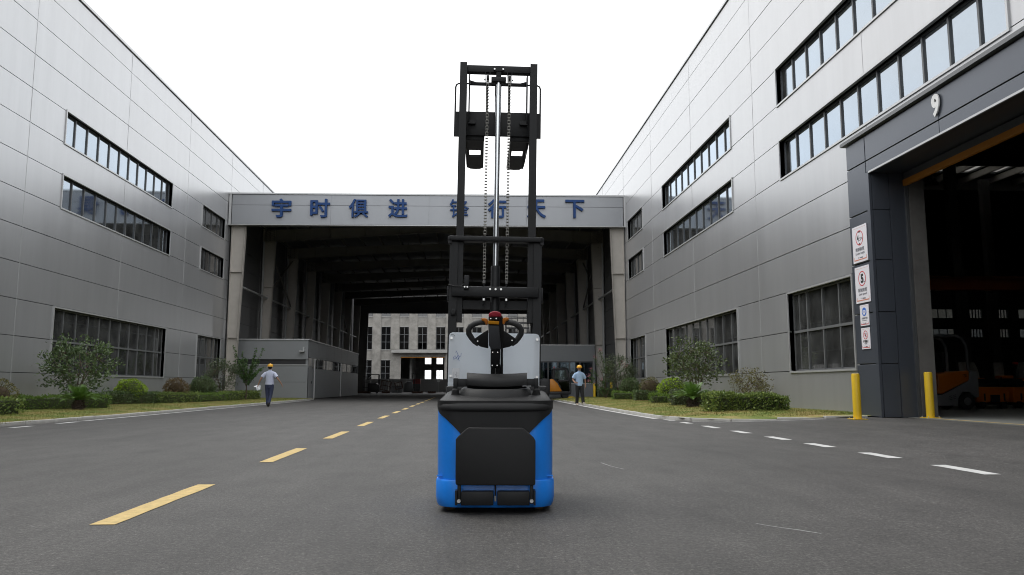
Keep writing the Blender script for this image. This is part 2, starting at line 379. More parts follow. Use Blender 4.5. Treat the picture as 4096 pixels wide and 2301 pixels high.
def lawn(name, K, Wp, fz, n=8):
    mb = MB(); vs = []
    for (a, b), (c, d) in zip(K, Wp):
        for i in range(n + 1):
            u = i / n; x = a + (c - a) * u; y = b + (d - b) * u; vs.append((x, y, fz(x, y)))
    mb.add(vs, [(j * (n + 1) + i, j * (n + 1) + i + 1, (j + 1) * (n + 1) + i + 1, (j + 1) * (n + 1) + i) for j in range(len(K) - 1) for i in range(n)])
    return tag(mb.build(name, 'grass', smooth=True), kind='structure')
KL = [(-9.5 if y > 20 else -9.56 - (20 - y) * 0.06, y) for y in range(15, 53, 2)]
lawn('lawn', KL, [(-14.6, y) for _, y in KL], lgz)
lawn('lawn', kerbR, wallR, rgz)
def blades(name, n, fx, fz, label):
    mb = MB(); vs = []; fs = []
    for i in range(n):
        x, y = fx(); z = fz(x, y) - 0.005; a = random.uniform(0, 6.28); hgt = random.uniform(0.015, 0.055); w = random.uniform(0.003, 0.007)
        dx, dy = math.cos(a) * w, math.sin(a) * w; lx, ly = random.uniform(-0.03, 0.03), random.uniform(-0.03, 0.03)
        k = len(vs); vs += [(x - dx, y - dy, z), (x + dx, y + dy, z), (x + lx, y + ly, z + hgt)]; fs.append((k, k + 1, k + 2))
    mb.v = vs; mb.f = fs
    return tag(mb.build(name, 'grass', raw=True), label, 'grass', kind='stuff')
def rl():
    y = 15.5 + 34 * random.random() ** 1.6; return random.uniform(-14.3, -9.58), y
def rr():
    while True:
        x, y = random.uniform(4.95, 9.5), 17.6 + 30 * random.random() ** 1.6
        if y < 20.6 and y < 17.9 + 1.6 * (1 - smooth(4.9, 8, x)) + 0.35: continue
        return x, y
blades('grass', 45000, rl, lgz, 'short dry yellow-green grass along the building opposite the numbered doorway')
blades('grass', 45000, rr, rgz, 'short dry yellow-green grass beside the numbered doorway')

kerb_me = MB().box(-0.493, 0.493, -0.065, 0.065, -0.12, 0.0).mesh('kerb_stone', 'kerb', bevel=0.012)
def kerb(pts, fz):
    root = tag(bpy.data.objects.new('kerb', None), kind='structure'); COL.objects.link(root)
    seg = 0; pos = Vector(pts[0]); i = 1; acc = 1.0
    cur = pos.copy()
    while i < len(pts):
        tgt = Vector(pts[i]); d = (tgt - cur).length
        if d < 1.0:
            i += 1
            if i >= len(pts): break
            # step so that chord length stays one metre
            a, b = Vector(pts[i - 1]), Vector(pts[i]); lo, hi = 0.0, 1.0
            if (b - cur).length < 1.0: continue
            for _ in range(24):
                mid = (lo + hi) / 2
                if (a.lerp(b, mid) - cur).length < 1.0: lo = mid
                else: hi = mid
            nxt = a.lerp(b, hi)
        else: nxt = cur + (tgt - cur).normalized()
        c = (cur + nxt) / 2; dv = nxt - cur
        o = link('kerb_stone', kerb_me, root, (c.x, c.y, fz(c.x, c.y) + random.uniform(-0.004, 0.004) + 0.012), (random.uniform(-0.02, 0.02), random.uniform(-0.006, 0.006), math.atan2(dv.y, dv.x)))
        cur = nxt
kerb(kerbL, lambda x, y: 0.07)
kerb(kerbR, lambda x, y: max(0.075, gz(x, y) + 0.03))

# ------------------------------------------------------------------ factory buildings
ROWS = [0.12, 1.28, 2.46, 3.65, 4.83, 6.02, 7.2, 8.39, 9.57, 10.75, 11.94, 13.12, 14.31, 15.15]
def wall(root, X, s, seams, holes, ylo, yhi, panel_lo, panel_hi):
    """X face plane; s=+1 when the face looks towards +X.  holes: (y0,y1,z0,z1)"""
    dx = lambda a, b: (min(X - s * a, X - s * b), max(X - s * a, X - s * b))
    # core behind the panels
    mb = MB(); zc = sorted({0.0, 15.1} | {h[2] for h in holes} | {h[3] for h in holes})
    for z0, z1 in zip(zc, zc[1:]):
        spans = sorted((h[0], h[1]) for h in holes if h[2] < z1 - 1e-4 and h[3] > z0 + 1e-4); y = ylo
        x0, x1 = dx(0.055, 0.30)
        for a, b in spans + [(yhi, yhi)]:
            if a > y + 1e-4: mb.box(x0, x1, y, a, z0, z1)
            y = max(y, b)
    mb.build('wall_core', 'joint', root)
    # panels
    g = 0.011; x0, x1 = dx(0.0, 0.06)
    cols = [c for c in seams if panel_lo - 0.01 <= c <= panel_hi + 0.01]
    for z0, z1 in zip(ROWS, ROWS[1:]):
        for a, b in zip(cols, cols[1:]):
            segs = [(a + 0.012, b - 0.012)]
            for h in holes:
                if h[2] < z1 - 0.05 and h[3] > z0 + 0.05:
                    ns = []
                    for p, q in segs:
                        if h[1] <= p or h[0] >= q: ns.append((p, q)); continue
                        if h[0] > p: ns.append((p, h[0]))
                        if h[1] < q: ns.append((h[1], q))
                    segs = ns
            for p, q in segs:
                if q - p > 0.03:
                    j = random.uniform(-0.0025, 0.0025)
                    box('wall_panel', 'panel_shaded' if (a > 48.0 and z1 < 12.5) else 'panel', root, x0 + j, x1 + j, p, q, z0 + g, z1 - g)
    for c in cols[1:-1]:
        # narrow cover strip on the vertical seam, broken at the openings
        zs = [(0.12, 15.15)]
        for h in holes:
            if h[0] - 0.02 < c < h[1] + 0.02:
                ns = []
                for p, q in zs:
                    if h[3] <= p or h[2] >= q: ns.append((p, q)); continue
                    if h[2] > p: ns.append((p, h[2]))
                    if h[3] < q: ns.append((h[3], q))
                zs = ns
        xa, xb = dx(-0.006, 0.03)
        for p, q in zs: box('seam_strip', 'trim', root, xa, xb, c - 0.0115, c + 0.0115, p, q)
    # coping
    xa, xb = dx(-0.05, 0.32); box('coping', 'trim', root, xa, xb, ylo, yhi, 15.19, 15.30)
    xa, xb = dx(0.02, 0.30); box('coping_shadow_gap', 'joint', root, xa, xb, ylo, yhi, 15.11, 15.185)
def window(root, X, s, y0, y1, z0, z1, ncol, rows=1, gl='glass', fr='frame_dark', trim=True):
    w = bpy.data.objects.new('window', None); COL.objects.link(w); w.parent = root
    dx = lambda a, b: (min(X - s * a, X - s * b), max(X - s * a, X - s * b))
    t = 0.055
    # sheet-metal surround, proud of the panels, lining the reveal
    xa, xb = dx(-0.035, 0.20)
    f = MB().box(xa, xb, y0 - t, y0, z0 - t, z1 + t).box(xa, xb, y1, y1 + t, z0 - t, z1 + t)
    f.box(xa - 0.0, xb, y0, y1, z1, z1 + t).box(xa - 0.0, xb, y0, y1, z0 - t, z0)
    f.build('surround', 'trim', w)
    d0, d1 = dx(0.13, 0.19); m = 0.045
    fm = MB().box(d0, d1, y0, y0 + m, z0, z1).box(d0, d1, y1 - m, y1, z0, z1).box(d0, d1, y0 + m, y1 - m, z1 - m, z1).box(d0, d1, y0 + m, y1 - m, z0, z0 + m)
    fm.build('frame', fr, w)
    pw = (y1 - y0) / ncol; ph = (z1 - z0) / rows
    e0, e1 = dx(0.115, 0.185)
    for i in range(1, ncol): box('mullion', fr, w, e0, e1, y0 + pw * i - (0.03 if rows == 1 else 0.024), y0 + pw * i + (0.03 if rows == 1 else 0.024), z0 + m, z1 - m)
    for j in range(1, rows):
        e2, e3 = dx(0.11, 0.18)
        box('transom', fr, w, e2, e3, y0 + m, y1 - m, z0 + ph * j - 0.035, z0 + ph * j + 0.035)
    g0, g1 = dx(0.155, 0.163)
    for i in range(ncol):
        for j in range(rows):
            q = MB().box(g0, g1, y0 + pw * i + 0.025, y0 + pw * (i + 1) - 0.025, z0 + ph * j + 0.03, z0 + ph * (j + 1) - 0.03)
            o = q.build('pane', gl, w)
            o.rotation_euler = (0, 0, 0)
    return w
Z = ROWS
LW = [(28.8, 39.26, Z[8], Z[9], 11, 1, 'glass'), (28.84, 39.28, Z[6], Z[7], 11, 1, 'glass'), (43.78, 47.83, Z[8], Z[9], 4, 1, 'glass_low'),
      (43.82, 47.87, Z[6], Z[7], 4, 1, 'glass_low'), (28.86, 39.36, Z[1], Z[3] - 0.06, 11, 2, 'glass_low'), (43.9, 47.95, Z[1], Z[3] - 0.06, 4, 2, 'glass_low')]
LX = -14.6
lb = thing('factory_building', 'long grey metal-panelled factory hall behind the walker holding papers', 'building', group='grey factory halls')
LS = [4.15 + 7.45 * k for k in range(13)]
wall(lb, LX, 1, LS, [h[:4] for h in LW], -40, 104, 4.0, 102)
for (a, b, c, d, nc, nr, gl) in LW: window(lb, LX, 1, a, b, c, d, nc, nr, gl, 'frame_dark' if nr == 1 else 'frame_grey')
MB().box(-46, LX - 0.30, -40, 104, 14.8, 15.08).build('roof', 'roof_sheet', lb)
MB().box(-46.3, -46, -40, 104, 0, 15.08).box(-46, LX - 0.3, -40.3, -40, 0, 15.08).box(-46, LX - 0.3, 104, 104.3, 0, 15.08).build('rear_wall', 'dark_int', lb)
for y in (19, 26.5, 34, 41.4, 48.8): box('column', 'cream', lb, -16.6, -16.0, y - 0.18, y + 0.18, 0.02, 14.7)
box('interior_partition', 'dark_int', lb, -22.2, -22, -39, 103, 0.02, 14.7)

RX = 9.65
RW = [(13.1, 23.6, Z[8], Z[9], 11, 1, 'glass'), (13.1, 23.55, Z[6], Z[7], 11, 1, 'glass'), (28.06, 38.42, Z[8], Z[9], 10, 1, 'glass'), (28.06, 38.32, Z[6], Z[7], 10, 1, 'glass'),
      (43.0, 47.0, Z[8], Z[9], 4, 1, 'glass_low'), (43.0, 46.95, Z[6], Z[7], 4, 1, 'glass_low'), (19.38, 23.4, Z[1], Z[3] - 0.06, 4, 2, 'glass_low'),
      (27.97, 38.3, Z[1], Z[3] - 0.06, 10, 2, 'glass_low'), (42.88, 46.8, Z[1], Z[3] - 0.06, 4, 2, 'glass_low')]
DOOR = (11.3, 17.32, 0.0, 5.72)
rb = thing('factory_building', 'long grey metal-panelled factory hall with the dark doorway numbered 9', 'building', group='grey factory halls')
RS = [3.26 + 7.5 * k for k in range(14)]
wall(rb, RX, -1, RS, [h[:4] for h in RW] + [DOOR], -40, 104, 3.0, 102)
for (a, b, c, d, nc, nr, gl) in RW: window(rb, RX, -1, a, b, c, d, nc, nr, gl, 'frame_dark' if nr == 1 else 'frame_grey')
# hall interior
HE = 62.0
MB().box(52, 52.3, -40, 62.25, 0, 15.08).box(RX + 0.3, 52, -40.3, -40, 0, 15.08).build('rear_wall', 'dark_int', rb)
gw = [(p, q, z0, z1) for p, q in ((33.2, 35.9), (37.2, 39.95), (40.5, 41.55), (42.6, 43.7), (44.6, 47.2)) for (z0, z1) in ((4.75, 5.4), (6.3, 7.0))]
mb = MB(); zc = sorted({0.0, 14.8} | {g[2] for g in gw} | {g[3] for g in gw})
for z0, z1 in zip(zc, zc[1:]):
    x = RX + 0.3
    for a, b in sorted({(g[0], g[1]) for g in gw if g[2] < z1 - 1e-3 and g[3] > z0 + 1e-3}) + [(52, 52)]:
        if a > x: mb.box(x, a, HE, HE + 0.25, z0, z1)
        x = b
mb.build('end_wall', 'dark_int', rb)
for (a, b, c, d) in gw:
    w = bpy.data.objects.new('window', None); COL.objects.link(w); w.parent = rb
    for i in range(1, 4): box('mullion', 'frame_dark', w, a + (b - a) * i / 4 - 0.03, a + (b - a) * i / 4 + 0.03, HE + 0.05, HE + 0.12, c, d)
    box('pane', 'glass_clear', w, a, b, HE + 0.125, HE + 0.13, c, d)
# roof with skylight bays; unseen ones near the forklift added to brighten the hall
SKY = [(24 + 1.9 * i, 25.35 + 1.9 * i, 46.5, 49.5) for i in range(10)] + [(11.5 + 4.5 * i, 13.5 + 4.5 * i, 14, 22.5) for i in range(4)] + [(20 + 7.5 * i, 22 + 7.5 * i, 27, 31) for i in range(4)]
mb = MB(); yc = sorted({-40.0, 62.25} | {q[2] for q in SKY} | {q[3] for q in SKY})
for y0, y1 in zip(yc, yc[1:]):
    x = RX + 0.30
    for a, b in sorted((q[0], q[1]) for q in SKY if q[2] < y1 - 1e-3 and q[3] > y0 + 1e-3) + [(52, 52)]:
        if a > x: mb.box(x, a, y0, y1, 14.8, 15.08)
        x = b
mb.build('roof', 'roof_sheet', rb)
for (a, b, c, d) in SKY: box('skylight', 'skylight_hall', rb, a, b, c, d, 14.9, 14.92)
for y in (45, 51, 30, 37.5): box('rafter', 'steel_dark', rb, RX + 0.4, 51, y - 0.12, y + 0.12, 14.0, 14.75)
for x in (24, 25.9, 27.8, 29.7, 31.6, 33.5, 35.4, 37.3, 39.2): box('purlin', 'cream', rb, x - 0.42, x - 0.25, 45.2, 51, 14.35, 14.75)
for x, y in ((17.5, 33.3), (17.5, 40.7), (17.5, 48.2), (26, 33.3), (26, 40.7), (26, 48.2), (26, 55.7), (33, 48.2), (33, 55.7), (39.4, 61)):
    box('column', 'steel_dark', rb, x - 0.25, x + 0.25, y - 0.2, y + 0.2, 0.17, 14)
floor = tag(box('factory_floor', 'floor', None, 9.72, 52, -39, HE, 0.10, 0.158), kind='structure')
strip('edge_line', 'road_yellow', [(9.85, 12), (9.85, 16.4)], 0.1, floor, lift=0.0)
floor.children[0].data.transform(Matrix.Translation((0, 0, 0.018)))
M('crane_orange', (0.42, 0.09, 0.02), 0.5)
for (x0, x1, y, z) in ((17, 51, 38.0, 5.55), (17, 51, 45.0, 6.6)):
    cb = thing('crane_girder', 'orange overhead crane girder, %s one inside the numbered hall' % ('lower' if z < 6 else 'upper'), 'crane', (x0, y, z))
    box('top_flange', 'crane_orange', cb, 0, x1 - x0, -0.25, 0.25, 0.62, 0.66); box('web', 'crane_orange', cb, 0, x1 - x0, -0.05, 0.05, 0.04, 0.62); box('bottom_flange', 'crane_orange', cb, 0, x1 - x0, -0.2, 0.2, 0, 0.04)
for i, (x, y) in enumerate(((21.2, 34.5), (28.3, 37.5))):
    pl = thing('pendant_lamp', ('black bell-shaped lamp hanging nearest the door jamb in the hall', 'black bell-shaped lamp hanging deeper inside the hall')[i], 'lamp', (x, y, 10.0))
    MB().lathe([(0.05, 0.42), (0.1, 0.4), (0.12, 0.2), (0.3, 0.03), (0.3, 0)], n=14).build('lamp_shade', 'ink', pl, smooth=True); MB().cyl((0, 0, 0.42), (0, 0, 4.8), 0.015, n=6).build('cord', 'ink', pl)

# numbered door portal
PX = 9.15
dp = bpy.data.objects.new('door_portal', None); COL.objects.link(dp); dp.parent = rb
PZ = [0.15, 1.34, 2.5, 3.68, 4.84, 6.0, 6.60]
for z0, z1 in zip(PZ[:-1], PZ[1:]):
    g = 0.012
    box('portal_panel', 'panel_dark', dp, PX, PX + 0.05, 17.46, 18.34, z0 + g, z1 - g, bevel=0.006, seg=1)
    box('portal_panel', 'panel_dark', dp, PX + 0.02, PX + 0.499, 18.30, 18.345 - 0.008, z0 + g, z1 - g)
box('corner_trim', 'panel_dark', dp, PX - 0.008, PX + 0.05, 17.33, 17.45, 0.15, 5.72)
box('pillar_core', 'joint', dp, PX + 0.05, RX + 0.05, 17.36, 18.30, 0.13, 6.58)
for z0, z1 in ((5.72, 6.0), (6.0, 6.60)):
    for y0, y1 in ((11.2, 14.55), (14.55, 17.44)):
        box('portal_panel', 'panel_dark', dp, PX + 0.002, PX + 0.05, y0 + 0.006, y1 - 0.006, z0 + 0.011, z1 - 0.011, bevel=0.006, seg=1)
box('lintel_core', 'joint', dp, PX + 0.05, RX + 0.05, 10.2, 17.36, 5.74, 6.58)
for z0, z1 in zip(PZ[:-1], PZ[1:]): box('portal_panel', 'panel_dark', dp, PX, PX + 0.05, 10.2, 11.18, z0 + 0.012, z1 - 0.012)
box('pillar_core', 'joint', dp, PX + 0.05, RX + 0.05, 10.22, 11.26, 0.13, 5.74)
MB().box(PX - 0.09, RX + 0.0, 10.0, 18.46, 6.62, 6.70).build('cap_flashing', 'frame_grey', dp)
box('lintel_edge', 'trim', dp, PX - 0.012, PX + 0.03, 11.3, 17.33, 5.69, 5.732)
box('soffit_panel', 'panel_dark', dp, PX + 0.03, 10.0, 11.3, 17.33, 5.70, 5.738)
for z0, z1 in zip([0.15, 1.34, 2.5, 3.68, 4.84], [1.34, 2.5, 3.68, 4.84, 5.69]):
    box('reveal_panel', 'panel_dark', dp, PX + 0.06, PX + 0.44, 17.318, 17.36, z0 + 0.008, z1 - 0.008)
box('door_guide', 'panel_dark', dp, PX + 0.45, PX + 0.80, 17.30, 17.36, 0.15, 5.69)
box('door_guide', 'frame_dark', dp, PX + 0.80, PX + 0.86, 17.24, 17.36, 0.15, 5.69)
box('door_jamb', 'jamb', dp, PX + 0.87, PX + 1.22, 17.22, 17.62, 0.15, 5.7)
M('safety_edge', (0.45, 0.17, 0.01), 0.6)
box('shutter_bottom', 'frame_dark', dp, 9.93, 9.99, 11.3, 17.25, 5.52, 5.68); box('safety_edge', 'safety_edge', dp, 9.90, 9.98, 11.3, 17.25, 5.38, 5.515)
n9 = text_obj('door_number', '9', 'white', dp, (PX - 0.03, 14.56, 6.30), 0.25, 0.46, '-x', 0.014, 0.04)
# ------------------------------------------------------------------ canopy hall across the road
cn = thing('canopy_hall', 'open canopy hall with grey fascia and blue characters spanning the road', 'canopy')
def sh(mb):
    mb.v = [(x, y - 0.0248 * (x + 14.6), z) for x, y, z in mb.v]; return mb
FY = 48.4; FL, FR = -14.56, 9.70
def cpart(name, mat, mb, parent=cn, **kw): return sh(mb).build(name, mat, parent, **kw)
nb = 4; fw = (FR - FL - 0.36) / nb
for z0, z1 in ((10.62, 11.79), (11.81, 12.44)):
    for i in range(nb):
        a = FL + 0.18 + fw * i
        cpart('fascia_panel', 'fascia', MB().box(a + 0.004, a + fw - 0.004, FY, FY + 0.06, z0, z1))
cpart('fascia_core', 'joint', MB().box(FL + 0.1, FR - 0.1, FY + 0.06, FY + 0.35, 10.62, 12.42))
cpart('fascia_end_trim', 'trim', MB().box(FL, FL + 0.14, FY - 0.03, FY + 0.35, 10.58, 12.46)); cpart('fascia_end_trim', 'trim', MB().box(FR - 0.14, FR, FY - 0.03, FY + 0.35, 10.58, 12.46))
cpart('fascia_cap', 'trim', MB().box(FL - 0.05, FR + 0.05, FY - 0.05, FY + 0.45, 12.47, 12.56)); cpart('fascia_cap', 'frame_dark', MB().box(FL, FR, FY - 0.02, FY + 0.4, 12.445, 12.468))
cpart('fascia_drip', 'trim', MB().box(FL - 0.03, FR + 0.03, FY - 0.035, FY + 0.40, 10.56, 10.60))
for ch, x in zip('宇时俱进锋行天下', (-11.38, -9.05, -6.72, -4.32, -0.57, 1.76, 4.16, 6.53)):
    hh = 1.16 if ch != '下' else 1.12
    o = text_obj('sign_character', ch, 'sign_blue', cn, (x, FY - 0.0248 * (x + 14.6) - 0.075, 11.60 + 0.004 * (x + 11.4)), 1.17, hh, '-y', 0.07, 0.0 if ch == '锋' else (0.012 if ch == '俱' else 0.02))
def column(parent, side, y):
    xo = -14.42 if side < 0 else 9.60; sg = 1 if side < 0 else -1      # outer edge and inward direction
    def xw(z): return xo + sg * (0.50 + 0.36 * min(z, 10.6) / 10.6)
    c = bpy.data.objects.new('column', None); COL.objects.link(c); c.parent = parent
    w = MB(); top = 11.85
    w.prism([(xo + sg * 0.02, 0.05), (xw(0) - sg * 0.02, 0.05), (xw(10.6) - sg * 0.02, top), (xo + sg * 0.02, top)], 'y', y - 0.012, y + 0.012); cpart('web', 'cream', w, c)
    cpart('outer_flange', 'cream', MB().prism([(xo, 0.05), (xo + sg * 0.02, 0.05), (xo + sg * 0.02, top), (xo, top)], 'y', y - 0.16, y + 0.16), c)
    cpart('inner_flange', 'cream', MB().prism([(xw(0) - sg * 0.02, 0.05), (xw(0), 0.05), (xw(10.6), 10.9), (xw(10.6) - sg * 0.02, 10.9)], 'y', y - 0.16, y + 0.16), c)
    for z in (3.72, 7.7, 10.85):
        a, b = sorted((xo + sg * 0.022, xw(z) - sg * 0.022)); cpart('stiffener', 'cream', MB().box(a, b, y - 0.15, y + 0.15, z, z + 0.025), c)
    cpart('base_plate', 'cream', MB().box(min(xo, xw(0)) - 0.08, max(xo, xw(0)) + 0.08, y - 0.24, y + 0.24, 0.01, 0.05), c)
YC = [48.78 + 7.5 * k for k in range(8)]
XM = -2.4; KL_, KR_ = -13.56, 8.74
def rz(x): return 10.9 + 0.80 * (1 - abs(x - XM) / 12.0)
def rt(x): return 11.75 + 0.42 * (1 - abs(x - XM) / 12.0)
for k, y in enumerate(YC):
    column(cn, -1, y); column(cn, 1, y)
    r = bpy.data.objects.new('rafter', None); COL.objects.link(r); r.parent = cn
    for a, b in ((-14.4, XM), (XM, 9.58)):
        a1 = KL_ if a < -5 else a; b1 = KR_ if b > 5 else b
        cpart('web', 'cream_shaded', MB().prism([(a, rz(a1)), (b, rz(b1)), (b, rt(b)), (a, rt(a))], 'y', y - 0.012, y + 0.012), r)
        cpart('bottom_flange', 'cream_shaded', MB().prism([(a1, rz(a1) - 0.02), (b1, rz(b1) - 0.02), (b1, rz(b1)), (a1, rz(a1))], 'y', y - 0.15, y + 0.15), r)
        cpart('top_flange', 'cream_shaded', MB().prism([(a, rt(a)), (b, rt(b)), (b, rt(b) + 0.02), (a, rt(a) + 0.02)], 'y', y - 0.15, y + 0.15), r)
    if k < 4:
        for i in range(9):
            x = -12.2 + 2.45 * i; cpart('stiffener', 'cream_shaded', MB().box(x, x + 0.02, y - 0.14, y - 0.013, rz(x) + 0.03, rt(x) - 0.01), r)
for i in range(17):
    x = -14.2 + 23.6 * i / 16; z = rt(x) + 0.021
    cpart('purlin', 'cream_shaded', MB().box(x - 0.03, x + 0.03, 48.85, 101.4, z, z + 0.2))
    for y in YC[:6]:
        cpart('purlin_cleat', 'cream_shaded', MB().bar((x, y + 0.02, rz(x) + 0.35), (x, y + 0.85, rt(x)), 0.05, 0.05))
bands = [(-14.64 + 2.434 * i, -14.64 + 2.434 * (i + 1)) for i in range(10)]
for i, (a, b) in enumerate(bands):
    b = min(b, 9.70)
    if i % 3 == 1:
        for y0 in YC[1:7]:
            for (p, q, mt, nm) in ((y0 + 0.3, y0 + 2.3, 'skylight', 'skylight'), (y0 + 2.3, y0 + 7.8, 'roof_sheet', 'roof_sheet')):
                m_ = XM if a < XM < b else None
                cpart(nm, mt, MB().prism([(a, rt(a) + 0.225), (b, rt(b) + 0.225), (b, rt(b) + 0.245), (a, rt(a) + 0.245)], 'y', p, q))
        cpart('roof_sheet', 'roof_sheet', MB().prism([(a, rt(a) + 0.225), (b, rt(b) + 0.225), (b, rt(b) + 0.245), (a, rt(a) + 0.245)], 'y', 48.7, YC[1] + 0.3))
    else:
        cpart('roof_sheet', 'roof_sheet', MB().prism([(a, rt(a) + 0.225), (b, rt(b) + 0.225), (b, rt(b) + 0.245), (a, rt(a) + 0.245)], 'y', 48.7, 101.6))
for sx in (-14.05, 9.25):
    for k in range(7):
        cpart('tie_pipe', 'pipe', MB().cyl((sx, YC[k], 6.95), (sx, YC[k + 1], 6.95), 0.07, n=10))
    cpart('brace', 'cream_shaded', MB().cyl((sx, YC[1], 10.7), (sx, YC[2], 7.1), 0.06, n=8)); cpart('brace', 'cream_shaded', MB().cyl((sx, YC[2], 10.7), (sx, YC[1], 7.1), 0.06, n=8))
    cpart('brace', 'cream_shaded', MB().cyl((sx, YC[5], 10.7), (sx, YC[6], 7.1), 0.06, n=8))
for k in range(1, 4):
    for sx in (-14.44, 9.62): cpart('downpipe', 'pipe', MB().cyl((sx + (0.12 if sx < 0 else -0.12), YC[k] - 0.3, 0.02), (sx + (0.12 if sx < 0 else -0.12), YC[k] - 0.3, 10.9), 0.07, n=10))
cpart('far_lintel', 'steel_dark', MB().box(-14.4, 9.6, 101.7, 101.9, 10.0, 13.4))
cpart('end_post', 'steel_dark', MB().prism([(-14.4, 0.03), (-12.85, 0.03), (-12.6, 10.0), (-14.4, 10.0)], 'y', 101.72, 101.88)); cpart('end_post', 'steel_dark', MB().prism([(9.6, 0.03), (8.2, 0.03), (7.9, 10.0), (9.6, 10.0)], 'y', 101.72, 101.88))

# ------------------------------------------------------------------ panel-built offices under the canopy
so = thing('site_office', 'low grey panel-built office with a dark slot window beside the walker holding papers', 'building', (-14.5, 51.0, 0))
M('office', (0.24, 0.25, 0.26), 0.5, metal=0.15, var=0.04, vscale=1.1, world=True)
w = 4.45; D = 23.2
box('wall_panel', 'office', so, 0, w, 0, 0.08, 2.52, 3.72); box('wall_panel', 'office', so, 0, w, 0, 0.08, 1.10, 2.15); box('wall_panel', 'office', so, 0, w, 0, 0.08, 0.03, 1.085)
box('slot_window', 'ink', so, 0.05, w - 0.15, 0.10, 0.14, 2.15, 2.52); box('corner_post', 'office', so, w - 0.15, w, 0.085, 0.2, 0.03, 3.72)
box('slot_sill', 'trim', so, -0.02, w - 0.05, -0.04, 0.1, 2.14, 2.19)
box('parapet_trim', 'trim', so, -0.05, w + 0.06, -0.06, 0.1, 3.73, 3.80); box('parapet_trim', 'trim', so, w - 0.08, w + 0.06, 0.1, D, 3.73, 3.80)
for i in range(7):
    y0 = 0.1 + i * 3.3; box('wall_panel', 'office', so, w - 0.08, w, y0 + 0.01, y0 + 3.29, 2.66, 3.72); box('wall_panel', 'office', so, w - 0.08, w, y0 + 0.01, y0 + 3.29, 0.03, 1.98)
    box('window_frame', 'frame_dark', so, w - 0.10, w - 0.02, y0 + 0.06, y0 + 0.14, 1.99, 2.65)
    for j in range(3): box('pane', 'glass_low', so, w - 0.06, w - 0.055, y0 + 0.15 + 1.05 * j, y0 + 1.15 + 1.05 * j, 2.0, 2.64)
dr = box('door', 'lowwall', so, w - 0.06, w + 0.012, 0.45, 1.35, 0.04, 2.12); box('handle', 'ink', dr, w + 0.012, w + 0.05, 1.18, 1.22, 1.0, 1.15)
for y0 in (2.1, 13.0): box('post', 'trim', so, w + 0.005, w + 0.07, y0, y0 + 0.12, 0.03, 2.64)
box('roof', 'roof_sheet', so, 0.0, w - 0.1, 0.1, D, 3.5, 3.6); box('rear_wall', 'office', so, 0, w, D, D + 0.08, 0.03, 3.72); box('partition', 'dark_int', so, 1.0, 1.05, 0.2, D, 0.03, 3.5)
fl_ = bpy.data.objects.new('flood_lamp', None); COL.objects.link(fl_); fl_.parent = so
MB().box(3.95, 4.25, -0.32, -0.05, 2.98, 3.06).build('lamp_hood', 'pipe', fl_); MB().box(4.12, 4.22, -0.06, 0.0, 3.0, 3.3).build('bracket', 'pipe', fl_)

ro = thing('site_office', 'low grey panel-built office with blue-tinted windows behind the road sweeper', 'building', (3.4, 57.0, 0))
w = 5.75
box('wall_panel', 'office', ro, 0, w, 0, 0.08, 2.62, 3.72); box('wall_panel', 'office', ro, 0, w, 0, 0.08, 0.03, 1.0); box('sill', 'trim', ro, 0, w, -0.05, 0.1, 1.003, 1.06)
box('parapet_trim', 'trim', ro, -0.05, w + 0.05, -0.06, 0.1, 3.73, 3.80); box('corner_post', 'office', ro, w - 0.16, w, 0.003, 0.12, 1.06, 2.62)
xs_ = [0.05, 1.2, 2.35, 3.05, 3.9, 4.65, 5.55]
box('window_frame', 'frame_dark', ro, 0.0, w - 0.17, 0.02, 0.08, 2.53, 2.615)
for i, x in enumerate(xs_):
    box('mullion', 'frame_dark', ro, x - 0.05, x + 0.05, 0.015, 0.085, 1.065, 2.525)
    if i: box('pane', 'glass_blue', ro, xs_[i - 1] + 0.05, x - 0.05, 0.045, 0.05, 1.07, 2.525)
M('curtain', (0.10, 0.17, 0.20), 0.9, var=0.2, vscale=3, stretch=(4, 1, 0.2))
box('curtain', 'curtain', ro, 0, w - 0.2, 0.35, 0.37, 1.0, 2.6)
box('side_wall', 'office', ro, 0, 0.08, 0.085, 14, 0.03, 3.72); box('side_wall', 'office', ro, w - 0.08, w, 0.125, 14, 0.03, 3.72); box('roof', 'roof_sheet', ro, 0.09, w - 0.09, 0.09, 14, 3.5, 3.6); box('rear_wall', 'office', ro, 0, w, 14.005, 14.08, 0.03, 3.72)

# ------------------------------------------------------------------ low wall and concrete building beyond the canopy
lw = thing('boundary_wall', 'low pale grey panelled wall across the far end of the canopy', 'wall', (0, 103.2, 0))
for i in range(17):
    x = -21.6 + 2.3 * i; box('wall_panel', 'lowwall', lw, x + 0.015, x + 2.285, 0, 0.12, 0.02, 1.70)
box('cap', 'trim', lw, -21.7, 17.6, -0.05, 0.17, 1.705, 1.76)
mbx = thing('meter_box', 'small white meter box on a pipe at the far low wall', 'meter box', (-3.7, 103.0, 0.0)); box('case', 'white', mbx, -0.16, 0.16, -0.12, 0.0, 1.36, 1.72); box('pipe', 'pipe', mbx, -0.03, 0.03, -0.07, -0.01, 0.02, 1.36)

